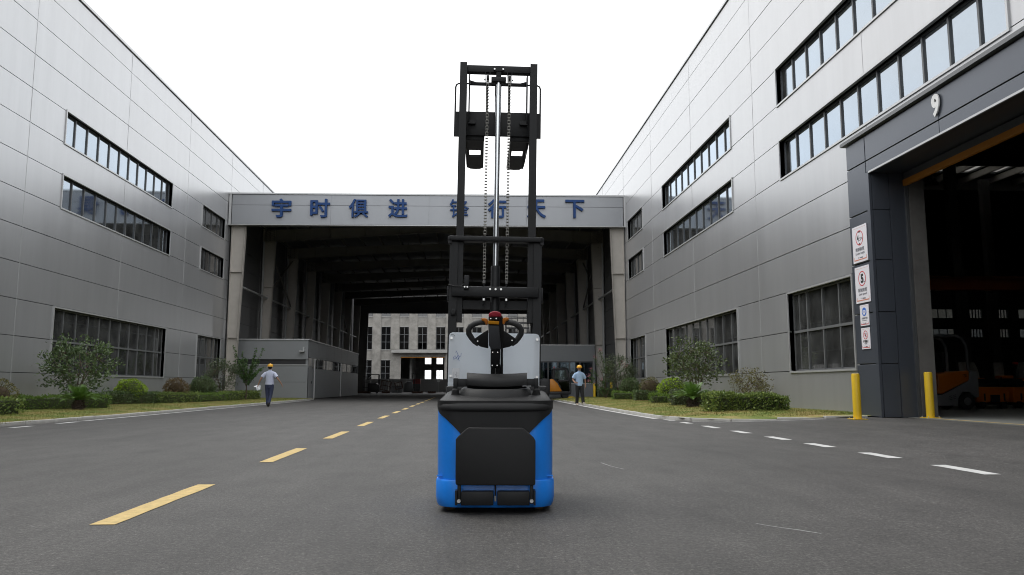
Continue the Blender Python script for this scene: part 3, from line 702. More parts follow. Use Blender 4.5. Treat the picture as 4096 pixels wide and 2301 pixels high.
fy = 135.0
fb = thing('concrete_building', 'raw grey concrete factory block with tall windows beyond the canopy', 'building', (0, fy, 0))
bay = 3.06; x0b = -14.54 - 4 * bay          # left edge of a window in the repeating grid
wins = []
for i in range(14):
    a = x0b + bay * i; wins.append((a, a + 1.56))
up = [(12.5, 16.4), (6.94, 10.75)]
openings = [(a, b, z0, z1) for a, b in wins for z0, z1 in up]
gfl = [(a, b, 1.9, 5.15) for a, b in wins if b < -12 or a > -2.5]
doorway = (-11.2, -3.9, 0.05, 5.75)
allo = openings + gfl + [doorway]
mb = MB(); zc = sorted({0.0, 18.2} | {o[2] for o in allo} | {o[3] for o in allo})
for z0, z1 in zip(zc, zc[1:]):
    x = -28
    for a, b in sorted((o[0], o[1]) for o in allo if o[2] < z1 - 1e-3 and o[3] > z0 + 1e-3) + [(16, 16)]:
        if a > x + 1e-3: mb.box(x, a, 0, 0.35, z0, z1)
        x = max(x, b)
mb.build('wall', 'concrete', fb)
for i, (a, b) in enumerate(wins):
    if i < 13:
        lo = 6.95 if (-13 < b < -4.5) else 0.05
        box('pilaster', 'concrete', fb, b + 0.06, b + bay - 1.62, -0.14, -0.001, lo, 18.2)
for a, b, z0, z1 in openings + gfl:
    wd = bpy.data.objects.new('window', None); COL.objects.link(wd); wd.parent = fb
    box('sill', 'concrete_lt', wd, a - 0.05, b + 0.05, -0.10, 0.2, z0 - 0.14, z0)
    box('lintel', 'concrete_lt', wd, a, b, -0.04, -0.001, z1 + 0.0, z1 + 0.12)
    f = MB().box(a, a + 0.06, 0.12, 0.18, z0, z1).box(b - 0.06, b, 0.12, 0.18, z0, z1).box((a + b) / 2 - 0.04, (a + b) / 2 + 0.04, 0.11, 0.19, z0, z1)
    nr = 3
    for j in range(nr + 1): f.box(a + 0.06, b - 0.06, 0.125, 0.175, z0 + (z1 - z0) * j / nr - 0.03, z0 + (z1 - z0) * j / nr + 0.03)
    f.build('frame', 'frame_grey', wd)
    for j in range(nr):
        for q in range(2):
            p0 = a + 0.06 if q == 0 else (a + b) / 2 + 0.04; p1 = (a + b) / 2 - 0.04 if q == 0 else b - 0.06
            box('pane', 'glass_dark', wd, p0, p1, 0.15, 0.155, z0 + (z1 - z0) * j / nr + 0.03, z0 + (z1 - z0) * (j + 1) / nr - 0.03)
box('canopy_slab', 'concrete_lt', fb, -12.7, -3.4, -1.3, 0.0 - 0.16, 6.36, 6.86)
box('shutter_box', 'frame_grey', fb, -11.2, -3.9, 0.05, 0.3, 5.75, 6.3)
box('safety_edge', 'safety_edge', fb, -11.2, -3.9, 0.02, 0.1, 5.55, 5.7)
# rear wall with windows through which the sky shows
bw = [(a, a + 1.15, z0, z1) for a in (-16.4, -14.2, -7.9, -5.75, 1.0, 3.2) for z0, z1 in ((4.9, 6.05), (2.0, 3.75))]
mb = MB(); zc = sorted({0.0, 18.2} | {o[2] for o in bw} | {o[3] for o in bw})
for z0, z1 in zip(zc, zc[1:]):
    x = -28
    for a, b in sorted((o[0], o[1]) for o in bw if o[2] < z1 - 1e-3 and o[3] > z0 + 1e-3) + [(16, 16)]:
        if a > x + 1e-3: mb.box(x, a, 14, 14.3, z0, z1)
        x = b
mb.build('rear_wall', 'concrete_dk', fb)
mb = MB()
for a, b, z0, z1 in bw: mb.box((a + b) / 2 - 0.03, (a + b) / 2 + 0.03, 14.1, 14.16, z0, z1).box(a, b, 14.11, 14.15, (z0 + z1) / 2 - 0.03, (z0 + z1) / 2 + 0.03)
mb.build('rear_window_bars', 'frame_dark', fb)
box('roof', 'concrete_dk', fb, -28, 16, 0.36, 14, 17.9, 18.2); box('side_wall', 'concrete_dk', fb, -28, -27.7, 0.36, 14, 0, 17.9); box('side_wall', 'concrete_dk', fb, 15.7, 16, 0.36, 14, 0, 17.9)
box('upper_floor', 'concrete_dk', fb, -27.6, 15.6, 0.36, 13.9, 6.3, 6.55); box('partition', 'concrete_dk', fb, -9.9, -9.6, 3, 13.9, 0, 6.3)
box('cornice', 'concrete_lt', fb, -28.2, 16.2, -0.35, 0.34, 18.22, 18.5)
nbd = thing('neighbouring_building', 'beige rendered building seen through the end windows of the hall', 'building', (50, 78, 0))
M('beige', (0.26, 0.235, 0.205), 0.9, var=0.1, vscale=0.5, world=True)
box('wall', 'beige', nbd, -20, 22, 0, 8, 0, 12)
for i in range(10): box('window', 'glass_dark', nbd, -19 + 4 * i, -17.4 + 4 * i, -0.05, -0.01, 4.2, 7.2)

# steel stillages, carts and machines stored at the far end of the canopy
M('rust', (0.10, 0.05, 0.035), 0.8, var=0.3, vscale=8); M('red_dk', (0.25, 0.03, 0.03), 0.6)
def frame_cage(name, label, x, y, z, w, d, h, nx, nz_, mat='ink', group=None, rot=0, r=0.03):
    t = thing(name, label, 'rack', (x, y, z), 0, group); t.rotation_euler = (0, rot, 0)
    for sx in (0, w):
        for sy in (0, d): MB().box(sx - r, sx + r, sy - r, sy + r, 0, h).build('post', mat, t)
    for j in range(nz_ + 1):
        zz = h * j / nz_
        mb = MB()
        for sy in (0, d): mb.box(r, w - r, sy - r * 0.8, sy + r * 0.8, zz - r, zz + r)
        for sx in (0, w): mb.box(sx - r * 0.8, sx + r * 0.8, r, d - r, zz - r, zz + r)
        mb.build('rail', mat, t)
    for i in range(1, nx): MB().box(w * i / nx - r * 0.6, w * i / nx + r * 0.6, -r * 0.5, r * 0.5, r, h - r).build('bar', mat, t)
    return t
frame_cage('steel_stillage', 'tall black steel frame rack against the far concrete block', 5.4, 112, 0.02, 3.2, 2.0, 10.5, 4, 14, r=0.06)
frame_cage('steel_stillage', 'tilted open steel frame beside the dark guard cart', -10.3, 95.3, 0.45, 1.1, 0.9, 1.1, 4, 2, 'rust', rot=0.18)
frame_cage('steel_stillage', 'tilted open steel frame in front of the white board', -8.4, 94.8, 0.45, 0.8, 0.7, 0.75, 3, 1, 'rust', rot=-0.2)
frame_cage('steel_stillage', 'upright steel frame nearest the open end post', -12.4, 96.3, 0.05, 0.8, 0.9, 1.9, 2, 3, 'ink')
gc = thing('guard_cart', 'dark cart with a square overhead guard at the far end', 'cart', (-11.0, 95.0, 0))
for sx in (-0.62, 0.62):
    for sy in (-0.5, 0.5): box('post', 'ink', gc, sx - 0.04, sx + 0.04, sy - 0.04, sy + 0.04, 0.9, 2.15)
box('roof', 'ink', gc, -0.68, 0.68, -0.56, 0.56, 2.15, 2.23); MB().prism([(-0.65, 0.15), (0.7, 0.15), (0.7, 0.95), (0.3, 1.2), (-0.65, 1.2)], 'y', -0.5, 0.5).build('body', 'ink', gc, bevel=0.03)
for sx in (-0.4, 0.45): MB().cyl((sx, -0.56, 0.16), (sx, -0.40, 0.16), 0.16, n=14).build('wheel', 'ink', gc)
for i, x in enumerate((-8.9, -8.9)):
    pb = thing('slotted_crate', ('grey slotted crate standing on the floor below the white board', 'grey slotted crate stacked on another below the white board')[i], 'crate', (x, 95, 0.05 + 0.42 * i), group='stacked slotted crates')
    for zz in (0.0, 0.14, 0.28): box('slat', 'frame_grey', pb, 0, 1.2, -0.02, 0.02, zz, zz + 0.10)
    for sx in (0.02, 0.6, 1.14): box('stile', 'frame_grey', pb, sx, sx + 0.06, 0.02, 0.9, 0, 0.38)
wb = thing('white_board', 'plain white board leaning behind the slotted crates', 'board', (-8.6, 96.2, 0.9)); box('sheet', 'white', wb, 0, 0.62, 0, 0.02, 0, 0.42); box('stand', 'frame_grey', wb, 0.05, 0.57, 0.03, 0.08, -0.88, 0.40)
fo = thing('parked_stacker', 'dark unlit stacker with a short mast left of the red cabinet', 'stacker', (-6.9, 95, 0))
MB().prism([(-0.5, 0.1), (0.5, 0.1), (0.5, 1.0), (0.35, 1.35), (-0.1, 1.4), (-0.5, 1.15)], 'y', -0.4, 0.4).build('body', 'frame_dark', fo, bevel=0.04)
for sx in (0.3, 0.62): box('mast_rail', 'ink', fo, sx, sx + 0.09, 0.45, 0.6, 0.05, 2.25)
box('crosshead', 'ink', fo, 0.25, 0.75, 0.46, 0.59, 2.255, 2.33)
rc = thing('red_cabinet', 'dull red cabinet on dark legs in front of the far wall', 'cabinet', (-6.0, 96, 0)); box('case', 'red_dk', rc, -0.45, 0.4, -0.3, 0.3, 1.1, 1.7); box('lower_case', 'ink', rc, -0.45, 0.4, -0.28, 0.28, 0.55, 1.095); box('stand', 'ink', rc, -0.4, 0.35, -0.2, 0.2, 0.02, 0.545)
for i, (x, ww) in enumerate(((-12.6, 1.3), (-9.9, 0.9), (-6.4, 1.2), (-4.6, 0.9))):
    pl = thing('pallet', ('flat dark pallet by the open end post', 'flat dark pallet between the cart and crates', 'flat dark pallet under the red cabinet', 'flat dark pallet right of the red cabinet')[i], 'pallet', (x, 93.5, 0.0))
    for sy in (0, 0.45, 0.9): box('bearer', 'rust', pl, 0, ww, sy, sy + 0.08, 0.01, 0.22)
    for q in range(4): box('board', 'rust', pl, 0.02 + q * (ww - 0.15) / 3, 0.14 + q * (ww - 0.15) / 3, 0, 1.0, 0.223, 0.25)
# ------------------------------------------------------------------ planting
def leaf_mat(name, c1, c2, rough=0.5):
    m = bpy.data.materials.new(name); m.use_nodes = True; t = m.node_tree; p = t.nodes['Principled BSDF']
    g = t.nodes.new('ShaderNodeNewGeometry')
    r = t.nodes.new('ShaderNodeValToRGB'); r.color_ramp.elements[0].color = (*c1, 1); r.color_ramp.elements[1].color = (*c2, 1)
    t.links.new(g.outputs['Random Per Island'], r.inputs[0]); t.links.new(r.outputs[0], p.inputs['Base Color'])
    p.inputs['Roughness'].default_value = rough; p.inputs['Specular IOR Level'].default_value = 0.45
    tl = t.nodes.new('ShaderNodeBsdfTranslucent'); t.links.new(r.outputs[0], tl.inputs[0])
    mx_ = t.nodes.new('ShaderNodeMixShader'); mx_.inputs[0].default_value = 0.22
    t.links.new(p.outputs[0], mx_.inputs[1]); t.links.new(tl.outputs[0], mx_.inputs[2]); t.links.new(mx_.outputs[0], t.nodes['Material Output'].inputs[0])
    MATS[name] = m
leaf_mat('leaf_dark', (0.044, 0.081, 0.029), (0.151, 0.212, 0.085), 0.42)
leaf_mat('leaf_grey', (0.061, 0.088, 0.045), (0.166, 0.201, 0.114), 0.5)
leaf_mat('leaf_hedge', (0.068, 0.125, 0.027), (0.273, 0.342, 0.091), 0.42)
leaf_mat('leaf_box', (0.066, 0.123, 0.019), (0.177, 0.284, 0.047), 0.55)
leaf_mat('leaf_tree', (0.045, 0.072, 0.022), (0.135, 0.175, 0.065), 0.42)
leaf_mat('leaf_lime', (0.175, 0.298, 0.014), (0.420, 0.578, 0.035), 0.5)
leaf_mat('leaf_brown', (0.096, 0.067, 0.028), (0.228, 0.158, 0.070), 0.6)
leaf_mat('leaf_olive', (0.079, 0.079, 0.028), (0.210, 0.193, 0.070), 0.6)
leaf_mat('leaf_fresh', (0.035, 0.079, 0.026), (0.105, 0.193, 0.052), 0.5)
leaf_mat('leaf_cycad', (0.061, 0.131, 0.021), (0.149, 0.263, 0.052), 0.38)
leaf_mat('petal', (0.45, 0.13, 0.20), (0.62, 0.25, 0.32), 0.6)
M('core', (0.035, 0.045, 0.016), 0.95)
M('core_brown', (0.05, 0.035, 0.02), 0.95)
M('bark', (0.12, 0.095, 0.07), 0.9, var=0.25, vscale=14)
M('twig', (0.085, 0.06, 0.045), 0.9, var=0.2, vscale=14)
M('cycad_bark', (0.045, 0.032, 0.024), 0.95, var=0.4, vscale=30, bump=0.8, bscale=40)
def leaf(vs, fs, p, s, d=None, up=0.5):
    """one folded pointed leaf (two triangles pairs)"""
    if d is None:
        d = Vector((random.gauss(0, 1), random.gauss(0, 1), random.gauss(up * 0.6, 0.8)))
    d = d.normalized(); w = d.cross(Vector((random.gauss(0, 1), random.gauss(0, 1), random.gauss(0, 1) + 0.8)))
    if w.length < 1e-3: w = Vector((1, 0, 0))
    w = w.normalized() * s * 0.26; n = w.cross(d).normalized() * s * 0.06
    k = len(vs); tip = p + d * s; mid = p + d * s * 0.48
    vs += [tuple(p), tuple(mid + w - n), tuple(tip), tuple(mid - w - n)]; fs += [(k, k + 1, k + 2, k + 3)]
def leaves_obj(name, mat, parent, vs, fs):
    mb = MB(); mb.v = vs; mb.f = fs
    return mb.build(name, mat, parent, raw=True)
def tree(name, label, cat, loc, crown, n_clump, per, leaf_s, mat, stems=5, base_h=0.25, trunk_r=0.05, bark='bark', low=0.0, spread=0.13, group=None, twig_r=0.007, shell=0.55):
    """crown = (cx,cy,cz,rx,ry,rz) relative to the base"""
    t = thing(name, label, cat, loc, 0, group); cx, cy, cz, rx, ry, rz_ = crown
    fork = Vector((cx * 0.15, cy * 0.15, base_h))
    tb = MB().tube([(0, 0, -0.06), (0.01, 0, base_h * 0.5), tuple(fork)], [trunk_r * 1.25, trunk_r, trunk_r * 0.85], 8)
    ends = []
    for i in range(stems):
        a = 2 * math.pi * (i + random.uniform(-0.25, 0.25)) / stems
        e = Vector((cx + rx * 0.55 * math.cos(a), cy + ry * 0.55 * math.sin(a), cz + rz_ * random.uniform(-0.05, 0.4)))
        m1 = fork.lerp(e, 0.4) + Vector((random.uniform(-0.06, 0.06), random.uniform(-0.06, 0.06), rz_ * 0.06))
        tb.tube([tuple(fork + Vector((0, 0, -0.03))), tuple(m1), tuple(e)], [trunk_r * 0.62, trunk_r * 0.42, trunk_r * 0.18], 6)
        ends += [m1, m1.lerp(e, 0.5), e]
    vs, fs = [], []
    for i in range(n_clump):
        while True:
            q = Vector((random.uniform(-1, 1), random.uniform(-1, 1), random.uniform(-1, 1)))
            if shell < q.length < 1 and q.z > -1 + low: break
        k = 1 + random.uniform(-0.10, 0.10)
        c = Vector((cx + q.x * rx * k, cy + q.y * ry * k, cz + q.z * rz_ * k))
        st = min(ends, key=lambda e: (e - c).length)
        mid = st.lerp(c, 0.55) + Vector((0, 0, -0.03))
        tb.tube([tuple(st), tuple(mid), tuple(c)], [twig_r * 1.5, twig_r, twig_r * 0.6], 4, cap=False)
        out = (c - Vector((cx, cy, cz - rz_ * 0.6))).normalized()
        for j in range(per):
            p = c + Vector((random.gauss(0, spread), random.gauss(0, spread), random.gauss(0, spread * 0.75)))
            leaf(vs, fs, p, leaf_s * random.uniform(0.7, 1.25), out * 0.9 + Vector((random.gauss(0, 0.8), random.gauss(0, 0.8), random.gauss(0, 0.7))))
    tb.build('trunk', bark, t, smooth=True)
    leaves_obj('crown', mat, t, vs, fs); return t
def ball(name, label, loc, r, h, mat, n, ls, group='clipped ball shrubs', core_k=0.86, twiggy=False):
    t = thing(name, label, 'shrub', loc, 0, group)
    zc = h * 0.52
    stem = MB()
    for i in range(7 if twiggy else 4):
        a = random.uniform(0, 6.28); stem.tube([(0.05 * math.cos(a), 0.05 * math.sin(a), -0.05), (r * 0.35 * math.cos(a), r * 0.35 * math.sin(a), h * 0.4), (r * 0.7 * math.cos(a), r * 0.7 * math.sin(a), h * 0.72)], [0.02, 0.014, 0.006], 5)
    stem.build('stem', 'twig', t)
    if core_k:
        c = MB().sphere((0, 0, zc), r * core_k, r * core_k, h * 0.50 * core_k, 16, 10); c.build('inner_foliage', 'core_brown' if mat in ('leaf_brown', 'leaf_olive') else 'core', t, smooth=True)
    vs, fs = [], []
    for i in range(n):
        q = Vector((random.gauss(0, 1), random.gauss(0, 1), random.gauss(0, 1))).normalized()
        if q.z < -0.75: continue
        k = (1 if not twiggy else random.uniform(0.75, 1.0)) * random.uniform(0.88, 1.02) * (1 + 0.05 * math.sin(q.x * 7 + q.y * 5) + 0.04 * math.sin(q.z * 9))
        p = Vector((q.x * r * k, q.y * r * k, zc + q.z * h * 0.50 * k))
        leaf(vs, fs, p - q * ls * 0.4, ls * random.uniform(0.7, 1.2), q + Vector((random.gauss(0, 0.6), random.gauss(0, 0.6), random.gauss(0.2, 0.6))))
    leaves_obj('crown', mat, t, vs, fs); return t
def hedge(label, A, B, thick, h, z, mat, n, ls, group='clipped hedge blocks', side=1, wob=0.05, name='hedge'):
    """front edge A->B (plan), thickness to the left (side=1) of A->B"""
    A, B = Vector((*A, 0)), Vector((*B, 0)); L = (B - A).length; ang = math.atan2(B.y - A.y, B.x - A.x)
    t = thing(name, label, 'hedge', (A.x, A.y, z), ang, group)
    y0, y1 = (0, thick) if side > 0 else (-thick, 0)
    i_ = 0.07
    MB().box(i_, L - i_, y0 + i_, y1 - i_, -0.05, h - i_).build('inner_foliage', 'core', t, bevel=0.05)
    vs, fs = [], []
    areas = [L * thick * 1.2, L * h, thick * h, thick * h]; tot = sum(areas)
    for i in range(n):
        u = random.uniform(0, tot)
        if u < areas[0]: p = Vector((random.uniform(0, L), random.uniform(y0, y1), h)); q = Vector((0, 0, 1))
        elif u < areas[0] + areas[1]:
            fr = y0 if side > 0 else y1; p = Vector((random.uniform(0, L), fr, random.uniform(0.0, h))); q = Vector((0, -1 if side > 0 else 1, 0.2))
        elif u < areas[0] + areas[1] + areas[2]: p = Vector((0, random.uniform(y0, y1), random.uniform(0.0, h))); q = Vector((-1, 0, 0.2))
        else: p = Vector((L, random.uniform(y0, y1), random.uniform(0.0, h))); q = Vector((1, 0, 0.2))
        p += Vector((random.gauss(0, 0.025), random.gauss(0, 0.025), random.gauss(0, 0.02) + wob * (0.5 * math.sin(p.x * 5.3 + A.x) + 0.5 * math.sin(p.x * 2.1 + p.y * 4)) * (p.z / h)))
        leaf(vs, fs, p - q * ls * 0.6, ls * random.uniform(0.7, 1.25), q + Vector((random.gauss(0, 0.6), random.gauss(0, 0.6), random.gauss(0.35, 0.5))))
    leaves_obj('foliage', mat, t, vs, fs)
    st = MB()
    for i in range(int(L * 6)):
        x = random.uniform(0.1, L - 0.1); y = random.uniform(y0 + 0.02, y0 + 0.1) if side > 0 else random.uniform(y1 - 0.1, y1 - 0.02)
        st.tube([(x, y, -0.05), (x + random.uniform(-0.05, 0.05), y, h * 0.45)], [0.008, 0.004], 4)
    st.build('stem', 'twig', t); return t
def cycad(label, loc, r, h, n=30):
    t = thing('cycad', label, 'plant', loc, 0, 'cycads in front of the hedges')
    prof = [(0.16, -0.05), (0.17, 0.06), (0.15, 0.16), (0.13, 0.24), (0.10, 0.30)]
    tr = MB().lathe(prof, n=14)
    for i in range(60):
        a = random.uniform(0, 6.28); z = random.uniform(0.0, 0.28); rr_ = 0.165 - 0.12 * max(0, z - 0.1)
        tr.bar((rr_ * 0.9 * math.cos(a), rr_ * 0.9 * math.sin(a), z), ((rr_ + 0.035) * math.cos(a), (rr_ + 0.035) * math.sin(a), z + 0.03), 0.035, 0.02)
    tr.build('trunk', 'cycad_bark', t)
    for i in range(n):
        a = 2 * math.pi * i * 0.381966 + random.uniform(-0.1, 0.1); el = R(82 - 62 * (i / n) ** 0.9)
        L = r * (1.05 if i > 5 else 0.8); pts = []
        for k in range(9):
            u = k / 8; hor = math.cos(el) * L * 1.15 * u + 0.03; ver = math.sin(el) * L * 0.95 * u - (0.42 if el < R(60) else 0.15) * L * u * u
            pts.append(Vector((hor * math.cos(a), hor * math.sin(a), 0.29 + ver)))
        vs, fs = [], []
        side = Vector((-math.sin(a), math.cos(a), 0))
        for k in range(24):
            u = 0.10 + 0.9 * k / 23; f_ = u * 8; j = min(int(f_), 7); p = pts[j].lerp(pts[j + 1], f_ - j); d = (pts[j + 1] - pts[j]).normalized()
            ll = r * 0.30 * math.sin(math.pi * min(1, 0.12 + u * 0.86)) + 0.02
            for sg in (-1, 1):
                tip = p + side * sg * ll * 0.85 + d * ll * 0.65 + Vector((0, 0, ll * 0.22)); w_ = d * 0.012
                q = len(vs); vs += [tuple(p - w_), tuple(p + w_), tuple(tip)]; fs.append((q, q + 1, q + 2))
        mb = MB(); mb.v, mb.f = vs, fs; mb.tube([tuple(p) for p in pts], [0.009 - 0.0007 * k for k in range(9)], 4)
        mb.build('frond', 'leaf_cycad', t, raw=True)
    return t
G = 0.12
# bed on the side of the papers walker
tree('osmanthus_tree', 'bushy vase-shaped tree behind the cycad by the opposite building', 'tree', (-13.05, 27.45, G), (0.05, 0, 1.42, 1.13, 0.95, 0.98), 112, 24, 0.115, 'leaf_dark', 6, 0.22, 0.055, 'bark', low=0.12, spread=0.115, group='small bushy trees', shell=0.35)
cycad('cycad with dark trunk in front of the long clipped hedge', (-11.96, 25.5, G), 0.62, 0.6)
hedge('bright clipped hedge block at the photo edge', (-12.2, 19.6), (-11.45, 21.5), 1.2, 0.42, G, 'leaf_hedge', 2600, 0.075, side=1)
hedge('dark fine-leaved clipped hedge behind the cycad', (-13.9, 24.75), (-11.8, 27.4), 0.85, 0.40, G, 'leaf_box', 4200, 0.055, side=1)
hedge('loose dark hedge in front of the lime-green ball shrub', (-13.95, 32.2), (-12.85, 34.6), 0.8, 0.47, G, 'leaf_dark', 1700, 0.085, side=1)
hedge('yellow-green clipped hedge in front of the brown ball shrub', (-12.9, 34.4), (-12.1, 37.1), 0.9, 0.42, G, 'leaf_hedge', 2200, 0.075, side=1)
hedge('fine dark clipped hedge between two brighter hedge blocks', (-12.1, 37.3), (-11.8, 40.6), 0.9, 0.37, G, 'leaf_box', 1900, 0.06, side=1)
hedge('yellow-green clipped hedge nearest the walker holding papers', (-11.85, 40.8), (-11.9, 47.2), 0.9, 0.42, G, 'leaf_hedge', 2600, 0.08, side=1)
ball('ball_shrub', 'lime-green ball shrub near the big window of the opposite hall', (-13.85, 33.85, G), 0.62, 1.0, 'leaf_lime', 3000, 0.06)
ball('ball_shrub', 'brownish twiggy ball shrub beside the lime-green ball of the opposite hall', (-13.1, 36.9, G), 0.6, 1.1, 'leaf_brown', 3600, 0.06, twiggy=True, core_k=0.55)
ball('ball_shrub', 'dark green ball shrub between the brown ball and the grey-green shrub', (-13.0, 40.2, G), 0.63, 1.17, 'leaf_dark', 2000, 0.08)
ball('ball_shrub', 'brown and green ball shrub cut by the photo edge', (-13.6, 24.1, G), 0.5, 0.9, 'leaf_olive', 1500, 0.06, core_k=0.6)
tree('grey_shrub', 'airy grey-green shrub in front of the canopy column', 'shrub', (-12.8, 42.75, G), (0, 0, 1.25, 0.85, 0.8, 0.92), 85, 34, 0.085, 'leaf_grey', 5, 0.2, 0.03, 'twig', low=0.1, spread=0.12)
t = thing('thin_tree', 'thin young tree with long upright shoots left of the papers walker', 'tree', (-11.75, 43.4, G), group='small bushy trees')
tb = MB().tube([(0, 0, -0.05), (0.02, 0, 0.5), (0.0, 0, 0.85)], [0.035, 0.028, 0.024], 6); vs, fs = [], []
for i in range(26):
    a = random.uniform(0, 6.28); tilt = random.uniform(0.2, 1.15); L = random.uniform(0.8, 1.9) * (1.0 if tilt < 0.7 else 0.75); b0 = Vector((0, 0, random.uniform(0.65, 1.15)))
    bx_ = 0.22
    d = Vector((math.sin(tilt) * math.cos(a) + bx_ * math.sin(tilt), math.sin(tilt) * math.sin(a) * 0.7, math.cos(tilt))).normalized()
    pts = [b0 + d * L * u + Vector((0, 0, 0.10 * L * u * u)) for u in (0, 0.33, 0.66, 1)]
    tb.tube([tuple(p) for p in pts], [0.011, 0.009, 0.006, 0.003], 4)
    for k in range(95):
        u = random.uniform(0.15, 1); p = b0 + d * L * u + Vector((0, 0, 0.10 * L * u * u)) + Vector((random.gauss(0, 0.022), random.gauss(0, 0.022), random.gauss(0, 0.022)))
        leaf(vs, fs, p, random.uniform(0.08, 0.12))
tb.build('trunk', 'twig', t); leaves_obj('crown', 'leaf_fresh', t, vs, fs)

# bed beside the numbered doorway
G = 0.19
tree('osmanthus_tree', 'bushy round-crowned tree in front of the long ground-floor window', 'tree', (8.25, 28.3, G), (-0.1, 0, 1.50, 1.02, 0.9, 0.98), 108, 23, 0.105, 'leaf_tree', 6, 0.2, 0.05, 'bark', low=0.18, spread=0.115, group='small bushy trees', shell=0.35)
cycad('cycad beside the dense hedge near the numbered doorway', (7.0, 24.7, G - 0.01), 0.66, 0.6)
hedge('broad dense glossy hedge nearest the numbered doorway', (6.43, 20.5), (8.5, 20.85), 0.8, 0.46, 0.16, 'leaf_hedge', 3600, 0.085, side=1, wob=0.07)
hedge('loose mixed hedge with bare stems behind the cycad', (6.85, 26.5), (8.3, 26.5), 0.6, 0.42, G, 'leaf_grey', 800, 0.095, side=1, wob=0.12)
hedge('small fine-leaved hedge tuft left of the cycad', (7.05, 30.4), (7.75, 30.4), 0.7, 0.33, G, 'leaf_box', 900, 0.055, side=1)
hedge('mid-height dark hedge under the brown ball near the tree', (7.45, 35.4), (8.7, 35.3), 0.7, 0.42, G, 'leaf_dark', 1100, 0.085, side=1)
hedge('low fine bright hedge under the dark ball shrub', (7.0, 38.4), (8.0, 38.3), 0.8, 0.37, G, 'leaf_box', 1100, 0.06, side=1)
hedge('loose dark hedge beside the walking man in black trousers', (7.5, 46.4), (8.7, 45.4), 0.8, 0.50, G, 'leaf_dark', 1200, 0.09, side=1)
ball('ball_shrub', 'lime-green ball shrub beside the round-crowned tree', (8.15, 31.6, G), 0.58, 0.95, 'leaf_lime', 3000, 0.06)
ball('ball_shrub', 'dark brownish ball shrub between the lime-green and dark green balls', (8.25, 35.9, G), 0.52, 1.03, 'leaf_olive', 2000, 0.055, core_k=0.8)
ball('ball_shrub', 'dark green ball shrub beside the pink-flowered shrub', (8.15, 39.8, G), 0.55, 1.04, 'leaf_dark', 1900, 0.085)
tree('brown_bush', 'flat-topped brownish bush with bare branches near the doorway', 'shrub', (8.72, 24.6, G), (0.05, 0, 0.72, 0.68, 0.6, 0.42), 70, 22, 0.06, 'leaf_olive', 7, 0.1, 0.028, 'twig', low=0.35, spread=0.09, shell=0.4, twig_r=0.006)
tree('grey_shrub', 'airy grey-green shrub behind the pink blossoms', 'shrub', (8.35, 44.0, G), (0.0, 0, 1.35, 0.95, 0.8, 0.98), 100, 34, 0.09, 'leaf_grey', 6, 0.2, 0.03, 'twig', low=0.15, spread=0.13)
t = thing('crape_myrtle', 'slender crape myrtle with pink blossoms beside the right walker', 'shrub', (7.55, 43.6, G))
tb = MB(); vs, fs = [], []; fv, ff = [], []
for i, (dx_, dz_) in enumerate(((-0.75, 1.55), (-0.95, 1.2), (-0.55, 2.2), (-0.95, 0.9), (-0.35, 2.55), (-0.6, 0.75), (0.1, 1.7), (0.9, 1.9), (-0.2, 0.95), (1.05, 1.7))):
    e = Vector((dx_, random.uniform(-0.4, 0.3), dz_)); pts = [Vector((0, 0, -0.05)), e * 0.45 + Vector((0.12 if dx_ < 0 else -0.1, 0, 0.22)), e]
    tb.tube([tuple(p) for p in pts], [0.018, 0.011, 0.005], 5)
    for k in range(110):
        u = random.uniform(0.15, 1); p = pts[1].lerp(pts[2], u) if u > 0.5 else pts[0].lerp(pts[1], u * 2)
        leaf(vs, fs, p + Vector((random.gauss(0, 0.05), random.gauss(0, 0.05), random.gauss(0, 0.05))), 0.08)
    if i != 6:
        for k in range(34): leaf(fv, ff, e + Vector((random.gauss(0, 0.06), random.gauss(0, 0.06), random.gauss(0.03, 0.06))), 0.05)
tb.build('stem', 'twig', t); leaves_obj('crown', 'leaf_fresh', t, vs, fs); leaves_obj('blossom', 'petal', t, fv, ff)

# ------------------------------------------------------------------ bollards and signs
def bollard(label, loc, h=0.97, group='yellow steel bollards'):
    t = thing('bollard', label, 'bollard', loc, 0, group)
    r = 0.085
    MB().lathe([(r, 0.012), (r, h - 0.03), (r * 0.93, h - 0.008), (r * 0.72, h)], n=24).build('post', 'yellow', t, smooth=True, angle=50)
    box('base_plate', 'yellow', t, -0.15, 0.15, -0.15, 0.15, 0.0, 0.012)
    for sx in (-0.12, 0.12):
        for sy in (-0.12, 0.12): MB().cyl((sx, sy, 0.012), (sx, sy, 0.04), 0.012, n=6).build('bolt', 'pipe', t)
    return t
bollard('yellow bollard in front of the sign pillar', (8.33, 16.80, 0.137))
bollard('yellow bollard inside the doorway beside the forklift', (9.99, 16.88, 0.158), 0.985)
bollard('small yellow bollard behind the loose hedge at the far office', (8.05, 50.6, 0.03), 1.0)
bollard('small yellow bollard beside the far canopy column', (9.0, 49.9, 0.05), 1.05)
def ring(mb, c, r0, r1, x0, x1, n=40):
    vs = []
    for j in range(n):
        a = 2 * math.pi * j / n
        for r_ in (r0, r1):
            for x in (x0, x1): vs.append((x, c[0] + r_ * math.cos(a), c[1] + r_ * math.sin(a)))
    fs = []
    for j in range(n):
        k = 4 * j; q = 4 * ((j + 1) % n)
        fs += [(k, k + 2, q + 2, q), (k + 1, q + 1, q + 3, k + 3), (k, q, q + 1, k + 1), (k + 2, k + 3, q + 3, q + 2)]
    return mb.add(vs, fs)
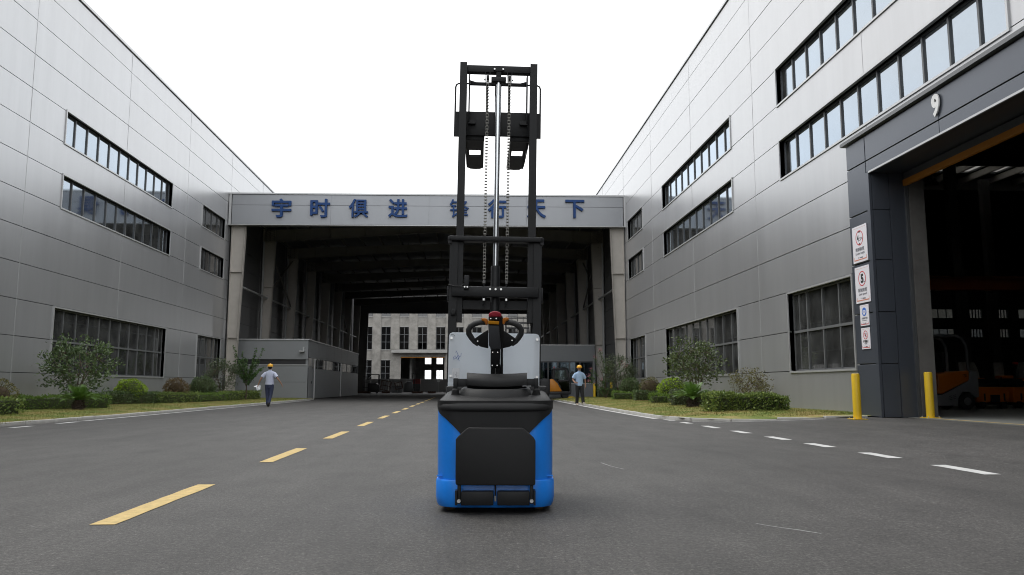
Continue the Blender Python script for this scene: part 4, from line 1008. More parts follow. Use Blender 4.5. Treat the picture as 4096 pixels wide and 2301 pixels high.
def sign(label, y0, y1, z0, z1, kind):
    """notice plate on the dark pillar; local frame has x = outwards normal -, y along the wall, z up"""
    t = thing('notice_sign', label, 'sign', (PX - 0.006, (y0 + y1) / 2, z0), 0, 'notice signs on the dark pillar')
    w = (y1 - y0); h = z1 - z0; X0 = -0.014
    box('plate', 'sign_white', t, X0, 0.0, -w / 2, w / 2, 0, h, bevel=0.002, seg=1)
    e = 0.0025
    bc = 'rust_line' if h > 0.6 else 'red'
    m = 0.05 * h / 0.86; s_ = 0.02 * h / 0.86
    MB().box(X0 - e, X0 - 0.0005, -w / 2 + m, w / 2 - m, m, m + s_ * 1.2).box(X0 - e, X0 - 0.0005, -w / 2 + m, -w / 2 + m + s_ * 0.6, m + s_ * 1.2, 0.16 * h).box(X0 - e, X0 - 0.0005, w / 2 - m - s_ * 0.6, w / 2 - m, m + s_ * 1.2, 0.16 * h).build('corner_line', bc, t)
    MB().box(X0 - 0.001, X0 - 0.0003, -w / 2 + m, w / 2 - m, h - m * 1.0, h - m * 0.92).build('border_line', 'rust_line', t)
    rr_ = 0.205 * h; cz_ = h * 0.665; rr_ = min(rr_, w * 0.30)
    def txt(body, mat, z, wd, hh, dy=0, off=0.0): text_obj('lettering', body, mat, t, (X0 - 0.0015, dy, z), wd, hh, '-x', 0.0012, off)
    if kind in ('height', 'speed'):
        ring(MB(), (0, cz_), rr_ * 0.88, rr_, X0 - e, X0 - 0.0005).build('red_ring', 'red', t)
        if kind == 'height':
            for sg in (1, -1): MB().prism([(-0.05, cz_ + sg * rr_ * 0.86), (0.05, cz_ + sg * rr_ * 0.86), (0, cz_ + sg * rr_ * 0.66)], 'x', X0 - e - 0.001, X0 - 0.0006).build('arrow', 'ink', t)
            txt('4', 'ink', cz_, 0.085, 0.15, 0.075, 0.03); txt('.5M', 'ink', cz_ - 0.03, 0.15, 0.075, -0.06)
            txt('限制高度', 'ink_grey', h * 0.355, 0.40, 0.09, 0, 0.012); txt('Limited height', 'ink_grey', h * 0.235, 0.42, 0.075)
        else:
            txt('5', 'ink', cz_, 0.13, 0.21, 0.0, 0.05); txt('km/h', 'ink_grey', cz_ - 0.08, 0.06, 0.02, -0.095)
            txt('限制速度', 'ink_grey', h * 0.355, 0.40, 0.09, 0, 0.012); txt('Limit speed', 'ink_grey', h * 0.235, 0.36, 0.075)
        lw_ = 0.15; zz = 0.12 * h; dz = 0.05
    elif kind == 'goggles':
        MB().lathe([(rr_, 0), (rr_, 0.002)], (X0 - 0.003, 0, cz_), 36, 'x').build('blue_disc', 'safety_blue', t)
        hd = MB()
        hd.prism([(-0.065, cz_ + 0.045), (-0.03, cz_ + 0.035), (0.03, cz_ + 0.035), (0.065, cz_ + 0.045), (0.055, cz_ + 0.025), (0.07, cz_ + 0.02), (0.07, cz_ - 0.02), (0.045, cz_ - 0.035), (0.03, cz_ - 0.065), (-0.03, cz_ - 0.065), (-0.045, cz_ - 0.035), (-0.07, cz_ - 0.02), (-0.07, cz_ + 0.02), (-0.055, cz_ + 0.025)], 'x', X0 - 0.005, X0 - 0.0032); hd.build('face_symbol', 'sign_white', t)
        gg = MB(); ring(gg, (0.03, cz_), 0.014, 0.02, X0 - 0.0065, X0 - 0.0052, 18); ring(gg, (-0.03, cz_), 0.014, 0.02, X0 - 0.0065, X0 - 0.0052, 18); gg.build('goggles_symbol', 'safety_blue', t)
        txt('必须戴护目镜', 'ink_grey', h * 0.36, 0.27, 0.045); txt('Must wear goggles', 'ink_grey', h * 0.255, 0.20, 0.02)
        lw_ = 0.09; zz = 0.12 * h; dz = 0.03
    else:
        ring(MB(), (0, cz_), rr_ * 0.87, rr_, X0 - e, X0 - 0.0005).build('red_ring', 'red', t)
        MB().bar((X0 - 0.0035, rr_ * 0.64, cz_ + rr_ * 0.64), (X0 - 0.0035, -rr_ * 0.64, cz_ - rr_ * 0.64), 0.002, 0.014).build('red_bar', 'red', t)
        MB().bar((X0 - 0.002, -0.045, cz_ + 0.04), (X0 - 0.002, 0.0, cz_ - 0.05), 0.0015, 0.009).build('match_symbol', 'ink', t)
        MB().prism([(0.0, cz_ + 0.05), (0.03, cz_ + 0.02), (0.035, cz_ - 0.01), (0.015, cz_ - 0.03), (-0.005, cz_ - 0.015), (0.0, cz_ + 0.01)], 'x', X0 - 0.0022, X0 - 0.0008).build('flame_symbol', 'ink', t)
        txt('严禁烟火', 'ink', h * 0.36, 0.24, 0.06, 0, 0.012); txt('No fire', 'ink_grey', h * 0.255, 0.12, 0.03)
        lw_ = 0.09; zz = 0.12 * h; dz = 0.03
    txt('宇锋智能', 'ink_grey', zz, lw_, lw_ * 0.22, -lw_ * 0.28)
    ring(MB(), (lw_ * 0.62, zz + lw_ * 0.06), lw_ * 0.07, lw_ * 0.11, X0 - 0.002, X0 - 0.0006, 16).build('emblem', 'ink_grey', t)
sign('white height-limit sign reading 4.5M, topmost on the dark pillar', 17.53, 18.21, 3.71, 4.57, 'height')
sign('white speed-limit sign with a big 5 on the dark pillar', 17.51, 18.18, 2.755, 3.605, 'speed')
sign('small white sign with a blue goggles disc on the dark pillar', 17.63, 18.03, 2.22, 2.705, 'goggles')
sign('small white no-fire sign, lowest on the dark pillar', 17.63, 18.025, 1.685, 2.17, 'fire')
# ------------------------------------------------------------------ vehicles in the background
M('sw_orange', (0.62, 0.23, 0.015), 0.4); M('rubber', (0.018, 0.018, 0.018), 0.8); M('plastic_dk', (0.022, 0.022, 0.024), 0.5)
glass_mat('cab_glass', (0.30, 0.42, 0.42), 0.20, 0.03, (0.7, 0.85, 0.88), dust=0.08)
sw = thing('road_sweeper', 'orange and black ride-on road sweeper with a dark cab beside the walking man', 'sweeper', (0, 54.0, 0))
MB().prism([(4.87, 0.3), (5.53, 0.3), (5.54, 1.30), (5.2, 1.37), (4.95, 1.30), (4.87, 1.1)], 'y', -0.55, 0.55).build('debris_tank', 'plastic_dk', sw, bevel=0.06, seg=3)
MB().prism([(5.51, 0.48), (5.51, 1.32), (5.74, 1.30), (6.03, 1.01), (6.33, 0.48)], 'y', -0.57, 0.57).build('engine_cover', 'sw_orange', sw, bevel=0.04)
cab = [(5.78, 1.95), (6.63, 1.99), (6.9, 0.98), (6.91, 0.41), (6.35, 0.41), (6.03, 1.05), (5.78, 1.3)]
for sy in (-0.55, 0.47):
    fr_ = MB()
    for a, b in zip(cab, cab[1:] + cab[:1]): fr_.bar((a[0], sy + 0.04, a[1]), (b[0], sy + 0.04, b[1]), 0.08, 0.10)
    fr_.bar((6.08, sy + 0.04, 1.22), (6.84, sy + 0.04, 1.22), 0.08, 0.10).build('cab_frame', 'plastic_dk', sw)
    MB().prism([(6.12, 1.28), (6.74, 1.28), (6.62, 1.9), (5.86, 1.88), (5.86, 1.32)], 'y', sy + 0.035, sy + 0.04).build('pane', 'cab_glass', sw)
    MB().prism([(6.1, 1.17), (6.78, 1.17), (6.84, 0.95), (6.84, 0.5), (6.42, 0.5)], 'y', sy + 0.035, sy + 0.04).build('pane', 'glass_dark', sw)
MB().prism([(5.72, 1.96), (6.68, 2.0), (6.66, 2.07), (5.74, 2.04)], 'y', -0.6, 0.6).build('cab_roof', 'plastic_dk', sw, bevel=0.02)
MB().prism([(4.9, 0.28), (6.9, 0.28), (6.95, 0.42), (6.9, 0.47), (4.87, 0.47)], 'y', -0.52, 0.52).build('chassis', 'plastic_dk', sw, bevel=0.02)
for x in (5.25, 6.55):
    for sy in (-0.5, 0.36): MB().cyl((x, sy, 0.24), (x, sy + 0.14, 0.24), 0.22, n=18).build('wheel', 'rubber', sw)
MB().lathe([(0.30, 0.03), (0.26, 0.1), (0.12, 0.16)], (6.95, -0.3, 0.0), 18).build('side_brush', 'yellow', sw)
m_ = bpy.data.objects.new('mirror', None); COL.objects.link(m_); m_.parent = sw
MB().tube([(6.78, -0.5, 1.75), (6.95, -0.6, 1.80)], 0.015, 6).build('arm', 'plastic_dk', m_); box('mirror_head', 'plastic_dk', m_, 6.92, 7.12, -0.64, -0.58, 1.62, 1.82)
MB().tube([(6.0, -0.1, 2.06), (6.1, -0.1, 2.16), (6.3, -0.1, 2.12)], 0.03, 6).build('folded_tarp', 'plastic_dk', sw)
MB().cyl((5.88, 0.3, 2.04), (5.88, 0.3, 2.15), 0.04, n=10).build('beacon', 'red', sw)
box('seat', 'plastic_dk', sw, 6.05, 6.5, -0.25, 0.25, 0.75, 0.9); box('seat_back', 'rubber', sw, 6.0, 6.1, -0.25, 0.25, 0.9, 1.5)
box('cab_bag', 'white', sw, 6.2, 6.5, -0.2, 0.2, 1.25, 1.65, bevel=0.05)

M('fl_orange', (0.62, 0.16, 0.01), 0.35, coat=0.3); M('fl_grey', (0.22, 0.225, 0.24), 0.45)
fk = thing('forklift', 'grey and orange counterbalance forklift just inside the numbered doorway', 'forklift', (0, 22.7, 0.158))
z_ = -0.158
P_ = lambda pts: [(x, y + z_) for x, y in pts]
MB().prism(P_([(12.95, 0.26), (14.30, 0.26), (14.33, 0.50), (14.45, 0.66), (14.68, 0.66), (14.82, 0.50), (14.95, 0.52), (14.97, 1.27), (14.69, 1.30), (14.66, 1.0), (13.8, 0.58), (12.95, 0.57)]), 'y', 0.0, 1.15).build('body', 'fl_grey', fk, bevel=0.04)
MB().prism(P_([(13.70, 1.18), (14.06, 1.25), (14.67, 1.295), (14.655, 1.005), (13.83, 0.615), (13.69, 0.615)]), 'y', -0.03, 1.18).build('engine_cover', 'fl_orange', fk, bevel=0.04, seg=3)
for y_ in (0.06, 1.06):
    MB().tube([(x, y_, z + z_) for x, z in [(14.68, 1.28), (14.69, 1.8), (14.66, 2.05), (14.56, 2.24), (14.38, 2.32), (14.1, 2.335), (13.55, 2.33), (13.38, 2.26), (13.28, 2.10), (13.12, 1.2), (13.05, 0.57)]], 0.04, 8).build('overhead_guard', 'fl_grey', fk, smooth=True)
for i in range(7):
    x = 13.65 + 0.13 * i; box('guard_bar', 'fl_grey', fk, x, x + 0.04, 0.09, 1.03, 2.30 + z_, 2.335 + z_)
for x, r_ in ((14.57, 0.24), (13.2, 0.30)):
    for sy in (-0.02, 0.95):
        wh = MB().lathe([(r_ * 0.6, 0), (r_, 0.03), (r_, 0.17), (r_ * 0.6, 0.2)], (x, sy, r_ + 0.0), 22, 'y').build('wheel', 'rubber', fk, smooth=True)
        MB().lathe([(r_ * 0.5, 0), (r_ * 0.45, -0.012)], (x, sy + 0.006, r_), 18, 'y').build('rim', 'frame_grey', wh)
for i in range(3):
    for j in range(2):
        MB().bar((14.03 + 0.12 * j, -0.002, 0.44 + 0.05 * i + 0.03 * j + z_), (14.12 + 0.12 * j, -0.002, 0.463 + 0.05 * i + 0.03 * j + z_), 0.012, 0.012).build('vent_slot', 'ink', fk)
for i in range(3): MB().bar((14.44 + 0.03 * i, -0.033, 1.16 - 0.03 * i + z_), (14.58, -0.033, 1.19 - 0.03 * i + z_), 0.008, 0.010).build('logo_stripe', 'ink', fk)
box('seat', 'rubber', fk, 13.75, 14.15, 0.35, 0.8, 1.09, 1.2); box('seat_back', 'rubber', fk, 14.1, 14.22, 0.35, 0.8, 1.2, 1.68, bevel=0.03)
for sy in (0.25, 0.80): box('mast_rail', 'plastic_dk', fk, 12.55, 12.68, sy, sy + 0.1, 0.0, 2.1)
box('fork', 'plastic_dk', fk, 11.5, 12.55, 0.3, 0.42, 0.0, 0.05); box('fork', 'plastic_dk', fk, 11.5, 12.55, 0.75, 0.87, 0.0, 0.05)
MB().tube([(13.15, 0.0, 1.62), (13.02, -0.06, 1.66), (13.0, -0.06, 1.45), (13.12, 0.0, 1.40)], 0.012, 6).build('mirror_arm', 'plastic_dk', fk)
def tow_truck(label, x, y, s=1):
    t = thing('tow_tractor', label, 'tractor', (x, y, 0.158), 0, 'orange tow tractors in the hall')
    MB().prism([(-0.53, 0.18), (0.50, 0.18), (0.53, 0.55), (0.33, 0.66), (-0.5, 0.66), (-0.55, 0.42)], 'y', 0, 0.85).build('body', 'fl_orange', t, bevel=0.04)
    for sx in (-0.28, 0.34): box('lamp_slot', 'ink', t, sx - 0.025, sx + 0.025, -0.008, 0.0 - 0.001, 0.24, 0.46)
    box('bumper_block', 'plastic_dk', t, -0.10, 0.16, -0.06, 0.02, 0.20, 0.42)
    for sx in (-0.35, 0.32): MB().cyl((sx - 0.08, 0.1, 0.13), (sx + 0.08, 0.1, 0.13), 0.13, n=16).build('wheel', 'rubber', t)
    box('deck', 'plastic_dk', t, -0.45, 0.3, 0.02, 0.8, 0.665, 0.76, bevel=0.02); box('seat_pad', 'fl_orange', t, -0.2, 0.2, 0.95, 1.3, 0.92, 1.02, bevel=0.02)
    MB().tube([(0, 1.35, 1.0), (0.0, 1.38, 1.45)], 0.17, 10, ry=[0.07, 0.05]).build('wrapped_backrest', 'wrap', t, smooth=True)
    box('body_rear', 'plastic_dk', t, -0.4, 0.4, 0.86, 1.5, 0.15, 0.915)
    MB().tube([(0.42, 0.3, 0.66), (0.46, 0.25, 0.95)], 0.02, 6).build('lever', 'plastic_dk', t)
    return t
M('wrap', (0.28, 0.275, 0.26), 0.35, var=0.3, vscale=9)
tow_truck('orange tow tractor directly behind the forklift', 15.98, 23.6)
tow_truck('orange tow tractor cut by the photo edge', 17.35, 23.9)
st_ = thing('parked_stacker', 'dark stacker with a red-topped tiller among the tow tractors', 'stacker', (18.15, 26.0, 0.158))
box('body', 'plastic_dk', st_, -0.35, 0.35, 0, 0.7, 0.05, 0.8, bevel=0.03); MB().tube([(0.1, -0.1, 0.75), (0.12, -0.25, 1.4)], 0.03, 6).build('tiller', 'plastic_dk', st_); box('tiller_head', 'red', st_, 0.04, 0.2, -0.3, -0.2, 1.4, 1.48, bevel=0.02)
for i, x in enumerate((17.6, 19.4)):
    wbx = thing('wrapped_seat', ('plastic-wrapped seat beside the red-topped tiller', 'plastic-wrapped seat at the photo edge')[i], 'seat', (x, 27.0, 0.158), group='wrapped seats in the hall')
    MB().tube([(0, 0, 0.95), (0, 0.02, 1.25), (0, 0.04, 1.5)], [0.24, 0.2, 0.1], 10, ry=[0.12, 0.1, 0.06]).build('backrest', 'wrap', wbx, smooth=True)
    box('cushion', 'fl_orange', wbx, -0.24, 0.24, -0.3, 0.1, 0.86, 0.96, bevel=0.03); box('pedestal', 'plastic_dk', wbx, -0.2, 0.2, -0.2, 0.2, 0.02, 0.855)
ms = thing('stored_machine', 'dark machine standing behind the forklift guard in the hall', 'machine', (13.9, 27.5, 0.158)); box('body', 'plastic_dk', ms, -1.2, 1.6, 0, 1.2, 0.05, 1.0, bevel=0.05); MB().tube([(-0.6, 0.2, 1.0), (-0.55, 0.2, 1.45)], 0.2, 10, ry=[0.1, 0.06]).build('wrapped_seat', 'wrap', ms, smooth=True); box('hood', 'wrap', ms, 0.3, 1.2, 0.1, 0.8, 1.002, 1.25, bevel=0.08)

# ------------------------------------------------------------------ people
M('skin', (0.36, 0.20, 0.13), 0.55); M('hair', (0.012, 0.010, 0.009), 0.7); M('helmet', (0.78, 0.40, 0.015), 0.3, coat=0.3)
M('shirt_pale', (0.50, 0.53, 0.66), 0.85, var=0.08, vscale=12); M('shirt_blue', (0.36, 0.50, 0.70), 0.85, var=0.09, vscale=12)
M('navy', (0.028, 0.036, 0.075), 0.85, var=0.15, vscale=9); M('black_cloth', (0.012, 0.012, 0.013), 0.85); M('shoe_dark', (0.02, 0.018, 0.017), 0.6); M('shoe_pale', (0.42, 0.38, 0.32), 0.7); M('paper', (0.72, 0.73, 0.76), 0.7)
def skin_mesh(name, joints, edges, root_i, mat, parent):
    me = bpy.data.meshes.new(name); me.from_pydata([j[0] for j in joints], edges, [])
    o = bpy.data.objects.new(name, me); COL.objects.link(o)
    sm = o.modifiers.new('s', 'SKIN'); sub = o.modifiers.new('d', 'SUBSURF'); sub.levels = 1; sub.render_levels = 1
    for i, j in enumerate(joints):
        r_ = j[1] if isinstance(j[1], tuple) else (j[1], j[1]); me.skin_vertices[0].data[i].radius = r_
        me.skin_vertices[0].data[i].use_root = (i == root_i)
    bpy.context.view_layer.update()
    nm = bpy.data.meshes.new_from_object(o.evaluated_get(bpy.context.evaluated_depsgraph_get()))
    bpy.data.objects.remove(o); nm.name = name; nm.materials.clear(); nm.materials.append(MATS[mat])
    nm.polygons.foreach_set('use_smooth', [True] * len(nm.polygons))
    return link(name, nm, parent)
def person(label, loc, rz, shirt, trousers, shoe, arms, legs, look=0.0, glasses=False, untuck=0.0):
    """local frame: faces -Y, x to its own left; arms/legs give joint positions"""
    t = thing('person', label, 'person', loc, rz, 'people walking in yellow helmets')
    J = [((0, 0, 0.95), (0.13, 0.10)), ((0, 0, 1.15), (0.125, 0.095)), ((0, 0, 1.36), (0.14, 0.09)), ((0, 0.0, 1.46), 0.055), ((0, -0.015, 1.53), 0.052),
         ((0, -0.03, 1.575), (0.085, 0.090)), ((0, -0.025, 1.66), (0.092, 0.100))]
    E_ = [(0, 1), (1, 2), (2, 3), (3, 4), (4, 5), (5, 6)]
    for s in (1, -1):
        sh_, el, wr, hd = arms[s]; b = len(J)
        J += [((s * 0.165, 0, 1.385), 0.048), (el, 0.038), (wr, 0.026), (hd, (0.036, 0.02))]; E_ += [(2, b), (b, b + 1), (b + 1, b + 2), (b + 2, b + 3)]
        wv = Vector(hd); dirv = (Vector(hd) - Vector(wr)).normalized(); sidev = Vector((0, -1, 0)) if abs(dirv.z) > 0.5 else Vector((0, 0, 1))
        sidev = (sidev - dirv * sidev.dot(dirv)).normalized()
        curl = Vector((-s * 1.0, 0, 0)); curl = (curl - dirv * curl.dot(dirv)).normalized()
        for k, (off, L) in enumerate(((-0.028, 0.060), (-0.010, 0.075), (0.009, 0.078), (0.027, 0.070))):
            c0 = wv + dirv * 0.025 + sidev * off; c1 = c0 + dirv * L * 0.55 + curl * 0.006; c2 = c1 + dirv * L * 0.3 + curl * L * 0.45; m_i = len(J)
            J += [(tuple(c0), 0.0095), (tuple(c1), 0.0085), (tuple(c2), 0.0075)]; E_ += [(b + 3, m_i), (m_i, m_i + 1), (m_i + 1, m_i + 2)]
        c0 = wv - dirv * 0.005 + sidev * 0.036; c1 = c0 + dirv * 0.03 + sidev * 0.018 + curl * 0.012; m_i = len(J)
        J += [(tuple(c0), 0.011), (tuple(c1), 0.009)]; E_ += [(b + 3, m_i), (m_i, m_i + 1)]
    for s in (1, -1):
        hip, kn, an, toe = legs[s]; b = len(J); J += [(hip, 0.085), (kn, 0.058), (an, 0.036), (tuple(Vector(an).lerp(Vector(toe), 0.7)), 0.03)]; E_ += [(0, b), (b, b + 1), (b + 1, b + 2), (b + 2, b + 3)]
    body = skin_mesh('body', J, E_, 0, 'skin', t)
    # face: nose, ears, eyes, mouth
    hz = 1.60
    MB().prism([(-0.005, hz + 0.03), (0.005, hz + 0.03), (0.014, hz - 0.02), (-0.014, hz - 0.02)], 'y', -0.137, -0.10).build('nose', 'skin', t, bevel=0.006)
    for s in (1, -1):
        MB().sphere((s * 0.079, -0.01, hz + 0.01), 0.011, 0.022, 0.032, 8, 6).build('ear', 'skin', t, smooth=True); MB().sphere((s * 0.03, -0.108, hz + 0.03), 0.012, 0.008, 0.006, 8, 6).build('eye', 'hair', t)
    box('mouth', 'hair', t, -0.022, 0.022, -0.114, -0.104, hz - 0.052, hz - 0.047)
    if glasses:
        g_ = MB()
        for s in (1, -1):
            x_ = s * 0.033
            g_.tube([(x_ - 0.024, -0.119, hz + 0.042), (x_ + 0.024, -0.119, hz + 0.042), (x_ + 0.022, -0.119, hz + 0.012), (x_ - 0.022, -0.119, hz + 0.012)], 0.003, 5, closed=True); g_.tube([(s * 0.057, -0.117, hz + 0.035), (s * 0.08, -0.01, hz + 0.03)], 0.003, 5)
        g_.build('glasses', 'hair', t)
    hr = MB()
    rings = []
    for z0, rx, y0, y1 in ((1.545, 0.050, 0.020, 0.066), (1.58, 0.074, 0.005, 0.080), (1.63, 0.086, -0.005, 0.086), (1.67, 0.090, -0.03, 0.086)):
        rings.append([(rx * math.cos(a), (y0 + y1) / 2 + (y1 - y0) / 2 * math.sin(a), z0) for a in [2 * math.pi * i / 16 for i in range(16)]])
    hr.loft(rings).build('hair', 'hair', t, smooth=True)
    # helmet with brim and ridge
    hp = [(0.112, 0.0), (0.113, 0.02), (0.106, 0.055), (0.085, 0.088), (0.05, 0.106), (0.012, 0.112)]
    hm = MB(); rings = [[(r_ * math.cos(a), -0.015 + r_ * 1.18 * math.sin(a), 1.655 + z0) for a in [2 * math.pi * i / 20 for i in range(20)]] for r_, z0 in hp]; hm.loft(rings)
    hel = hm.build('helmet', 'helmet', t, smooth=True)
    br = MB(); rings = [[(r_ * math.cos(a), -0.015 + r_ * 1.18 * math.sin(a) - (fwd * max(0, -math.sin(a)) ** 2), 1.655 + z0) for a in [2 * math.pi * i / 20 for i in range(20)]] for r_, z0, fwd in ((0.110, -0.004, 0), (0.124, -0.008, 0.045), (0.125, 0.0, 0.045), (0.112, 0.010, 0))]
    br.loft(rings, cap=False).build('brim', 'helmet', hel, smooth=True); MB().tube([(0, -0.12, 1.70), (0, -0.06, 1.765), (0, 0.03, 1.768), (0, 0.10, 1.72)], 0.012, 6).build('ridge', 'helmet', hel, smooth=True)
    MB().tube([(0.105 * math.cos(a), -0.01 + 0.12 * math.sin(a), 1.648) for a in [math.pi * (0.1 + 0.8 * i / 10) for i in range(11)]], 0.007, 5).build('headband', 'white', hel)
    # shirt
    def ell(cx, cy, z, rx, ry, n=20, wav=0.0): return [(cx + (rx + wav * math.sin(5 * a + z * 9)) * math.cos(a), cy + (ry + wav * math.cos(4 * a)) * math.sin(a), z) for a in [2 * math.pi * i / n for i in range(n)]]
    s_ = MB(); s_.loft([ell(0, 0, 0.90 - untuck, 0.180, 0.125, wav=0.010), ell(0, 0, 0.96, 0.178, 0.124, wav=0.007), ell(0, 0, 1.06, 0.165, 0.118, wav=0.006), ell(0, 0, 1.18, 0.168, 0.118, wav=0.005), ell(0, 0, 1.30, 0.186, 0.118, wav=0.003), ell(0, 0, 1.385, 0.200, 0.112), ell(0, 0, 1.432, 0.172, 0.096), ell(0, 0, 1.465, 0.085, 0.068), ell(0, 0, 1.50, 0.064, 0.062)])
    for s in (1, -1):
        el = Vector(arms[s][1]); a0 = Vector((s * 0.155, 0, 1.385)); d = (el - a0)
        s_.tube([tuple(a0 + Vector((-s * 0.05, 0, -0.01))), tuple(a0 + d * 0.08), tuple(a0 + d * 0.3), tuple(a0 + d * 0.78)], [0.045, 0.070, 0.080, 0.084], 12)
    sh_o = s_.build('shirt', shirt, t, smooth=True, angle=60)
    col_ = MB(); col_.loft([ell(0, -0.004, 1.478, 0.074, 0.070), ell(0, -0.006, 1.515, 0.068, 0.068)], cap=False).build('collar', shirt, sh_o, smooth=True)
    # trousers
    tr_ = MB(); tr_.loft([ell(0, 0, 0.98, 0.155, 0.108), ell(0, 0, 0.92, 0.165, 0.118), ell(0, 0, 0.84, 0.172, 0.122), ell(0, 0, 0.77, 0.165, 0.115)])
    for s in (1, -1):
        hip, kn, an, toe = [Vector(q) for q in legs[s]]
        tr_.tube([tuple(hip + Vector((0, 0, 0.03))), tuple(hip.lerp(kn, 0.4)), tuple(kn), tuple(kn.lerp(an, 0.5)), tuple(an + Vector((0, 0, -0.015)))], [0.098, 0.098, 0.080, 0.072, 0.074], 14)
        d = (toe - an); d.z = 0; d = d.normalized(); q = Vector((-d.y, d.x, 0)); pitch = (toe.z - (an.z - 0.075))
        def pt(f, w_, z0): p = an + d * f + q * w_; return (p.x, p.y, an.z - 0.085 + z0 + pitch * (f / 0.2))
        sh_m = MB(); sh_m.loft([[pt(-0.07, -0.035, 0), pt(0.06, -0.045, 0), pt(0.16, -0.04, 0), pt(0.195, 0, 0), pt(0.16, 0.045, 0), pt(0.06, 0.045, 0), pt(-0.07, 0.035, 0)], [pt(-0.075, -0.036, 0.03), pt(0.06, -0.046, 0.03), pt(0.165, -0.042, 0.03), pt(0.20, 0, 0.03), pt(0.165, 0.047, 0.03), pt(0.06, 0.046, 0.03), pt(-0.075, 0.036, 0.03)], [pt(-0.065, -0.03, 0.09), pt(0.04, -0.035, 0.09), pt(0.10, -0.03, 0.06), pt(0.17, 0, 0.045), pt(0.10, 0.035, 0.06), pt(0.04, 0.035, 0.09), pt(-0.065, 0.03, 0.09)]])
        sh_m.build('shoe', shoe, t, smooth=True, angle=50)
    tr_.build('trousers', trousers, t, smooth=True, angle=60)
    return t
# walks away from the camera (turned by 180 deg: local -Y points down the road)
pa = person('person in pale shirt and navy trousers walking away, holding papers', (-8.2, 33.8, 0.0), math.pi + 0.08, 'shirt_pale', 'navy', 'shoe_dark',
    {1: (None, (0.34, 0.03, 1.16), (0.44, -0.02, 0.95), (0.47, -0.03, 0.87)), -1: (None, (-0.33, 0.08, 1.15), (-0.47, 0.02, 0.95), (-0.50, -0.01, 0.88))},
    {1: ((0.085, 0, 0.88), (0.075, -0.03, 0.50), (0.03, 0.10, 0.12), (0.03, -0.06, 0.01)), -1: ((-0.085, 0, 0.88), (-0.06, 0.03, 0.48), (-0.02, 0.22, 0.155), (-0.02, 0.10, 0.05))})
pp = thing('paper_sheets', 'folded white papers held by the walker in the pale shirt', 'paper', (-8.2 - 0.48, 33.82, 0.82))
MB().add([(-0.17, -0.02, 0.0), (-0.02, 0.04, 0.07), (0.12, 0.0, 0.04), (0.11, -0.04, -0.12), (-0.02, -0.05, -0.17), (-0.07, -0.06, -0.02), (-0.17, -0.02, 0.004), (-0.02, 0.04, 0.074), (0.12, 0.0, 0.044), (0.113, -0.045, -0.118), (-0.018, -0.056, -0.168), (-0.068, -0.066, -0.016)],
    [(0, 1, 5), (1, 2, 3, 5), (3, 4, 5), (6, 11, 7), (7, 11, 9, 8), (9, 11, 10), (0, 5, 11, 6), (5, 4, 10, 11), (4, 3, 9, 10), (3, 2, 8, 9), (2, 1, 7, 8), (1, 0, 6, 7)]).build('sheet', 'paper', pp)
# walks towards the camera
pb_ = person('person in light blue shirt, glasses and black trousers walking towards the camera', (4.92, 35.1, 0.0), 0.12, 'shirt_blue', 'black_cloth', 'shoe_pale',
    {-1: (None, (-0.29, 0.04, 1.13), (-0.25, -0.13, 1.00), (-0.21, -0.20, 0.99)), 1: (None, (0.28, 0.06, 1.12), (0.28, 0.02, 0.90), (0.27, 0.0, 0.81))},
    {-1: ((-0.085, 0, 0.88), (-0.09, 0.02, 0.49), (-0.10, 0.10, 0.10), (-0.11, -0.09, 0.015)), 1: ((0.085, 0, 0.88), (0.10, -0.10, 0.50), (0.12, -0.18, 0.12), (0.13, -0.36, 0.10))}, glasses=True, untuck=0.045)
# ------------------------------------------------------------------ the blue pallet stacker in the foreground
M('blue', (0.011, 0.235, 0.84), 0.38, var=0.04, vscale=30, bump=0.12, bscale=260, coat=0.15)
M('black_plastic', (0.011, 0.011, 0.0115), 0.52, spec=0.35, bump=0.25, bscale=420)
M('black_paint', (0.009, 0.0095, 0.0105), 0.5, spec=0.3, var=0.12, vscale=5, bump=0.05, bscale=200)
M('grip', (0.022, 0.022, 0.023), 0.6, bump=0.2, bscale=500); M('cover_grey', (0.045, 0.048, 0.053), 0.5, bump=0.12, bscale=420)
M('chrome', (0.62, 0.64, 0.66), 0.28, metal=1.0); M('zinc', (0.58, 0.58, 0.57), 0.3, metal=0.9); M('chain_steel', (0.17, 0.165, 0.15), 0.42, metal=0.8)
M('amber', (0.60, 0.20, 0.03), 0.38); M('amber_label', (0.65, 0.27, 0.01), 0.45); M('brake_red', (0.36, 0.02, 0.04), 0.42, coat=0.2); M('wheel_tan', (0.18, 0.13, 0.06), 0.7); M('label', (0.62, 0.63, 0.65), 0.5); M('pen', (0.02, 0.09, 0.40), 0.6)
translucent_mat('guard_sheet', (0.80, 0.85, 0.90), 0.5)
TK = thing('pallet_stacker', 'blue and black electric pallet stacker with a raised two-stage mast', 'stacker', (0.1856, 5.448, 0.0), R(-3.176))
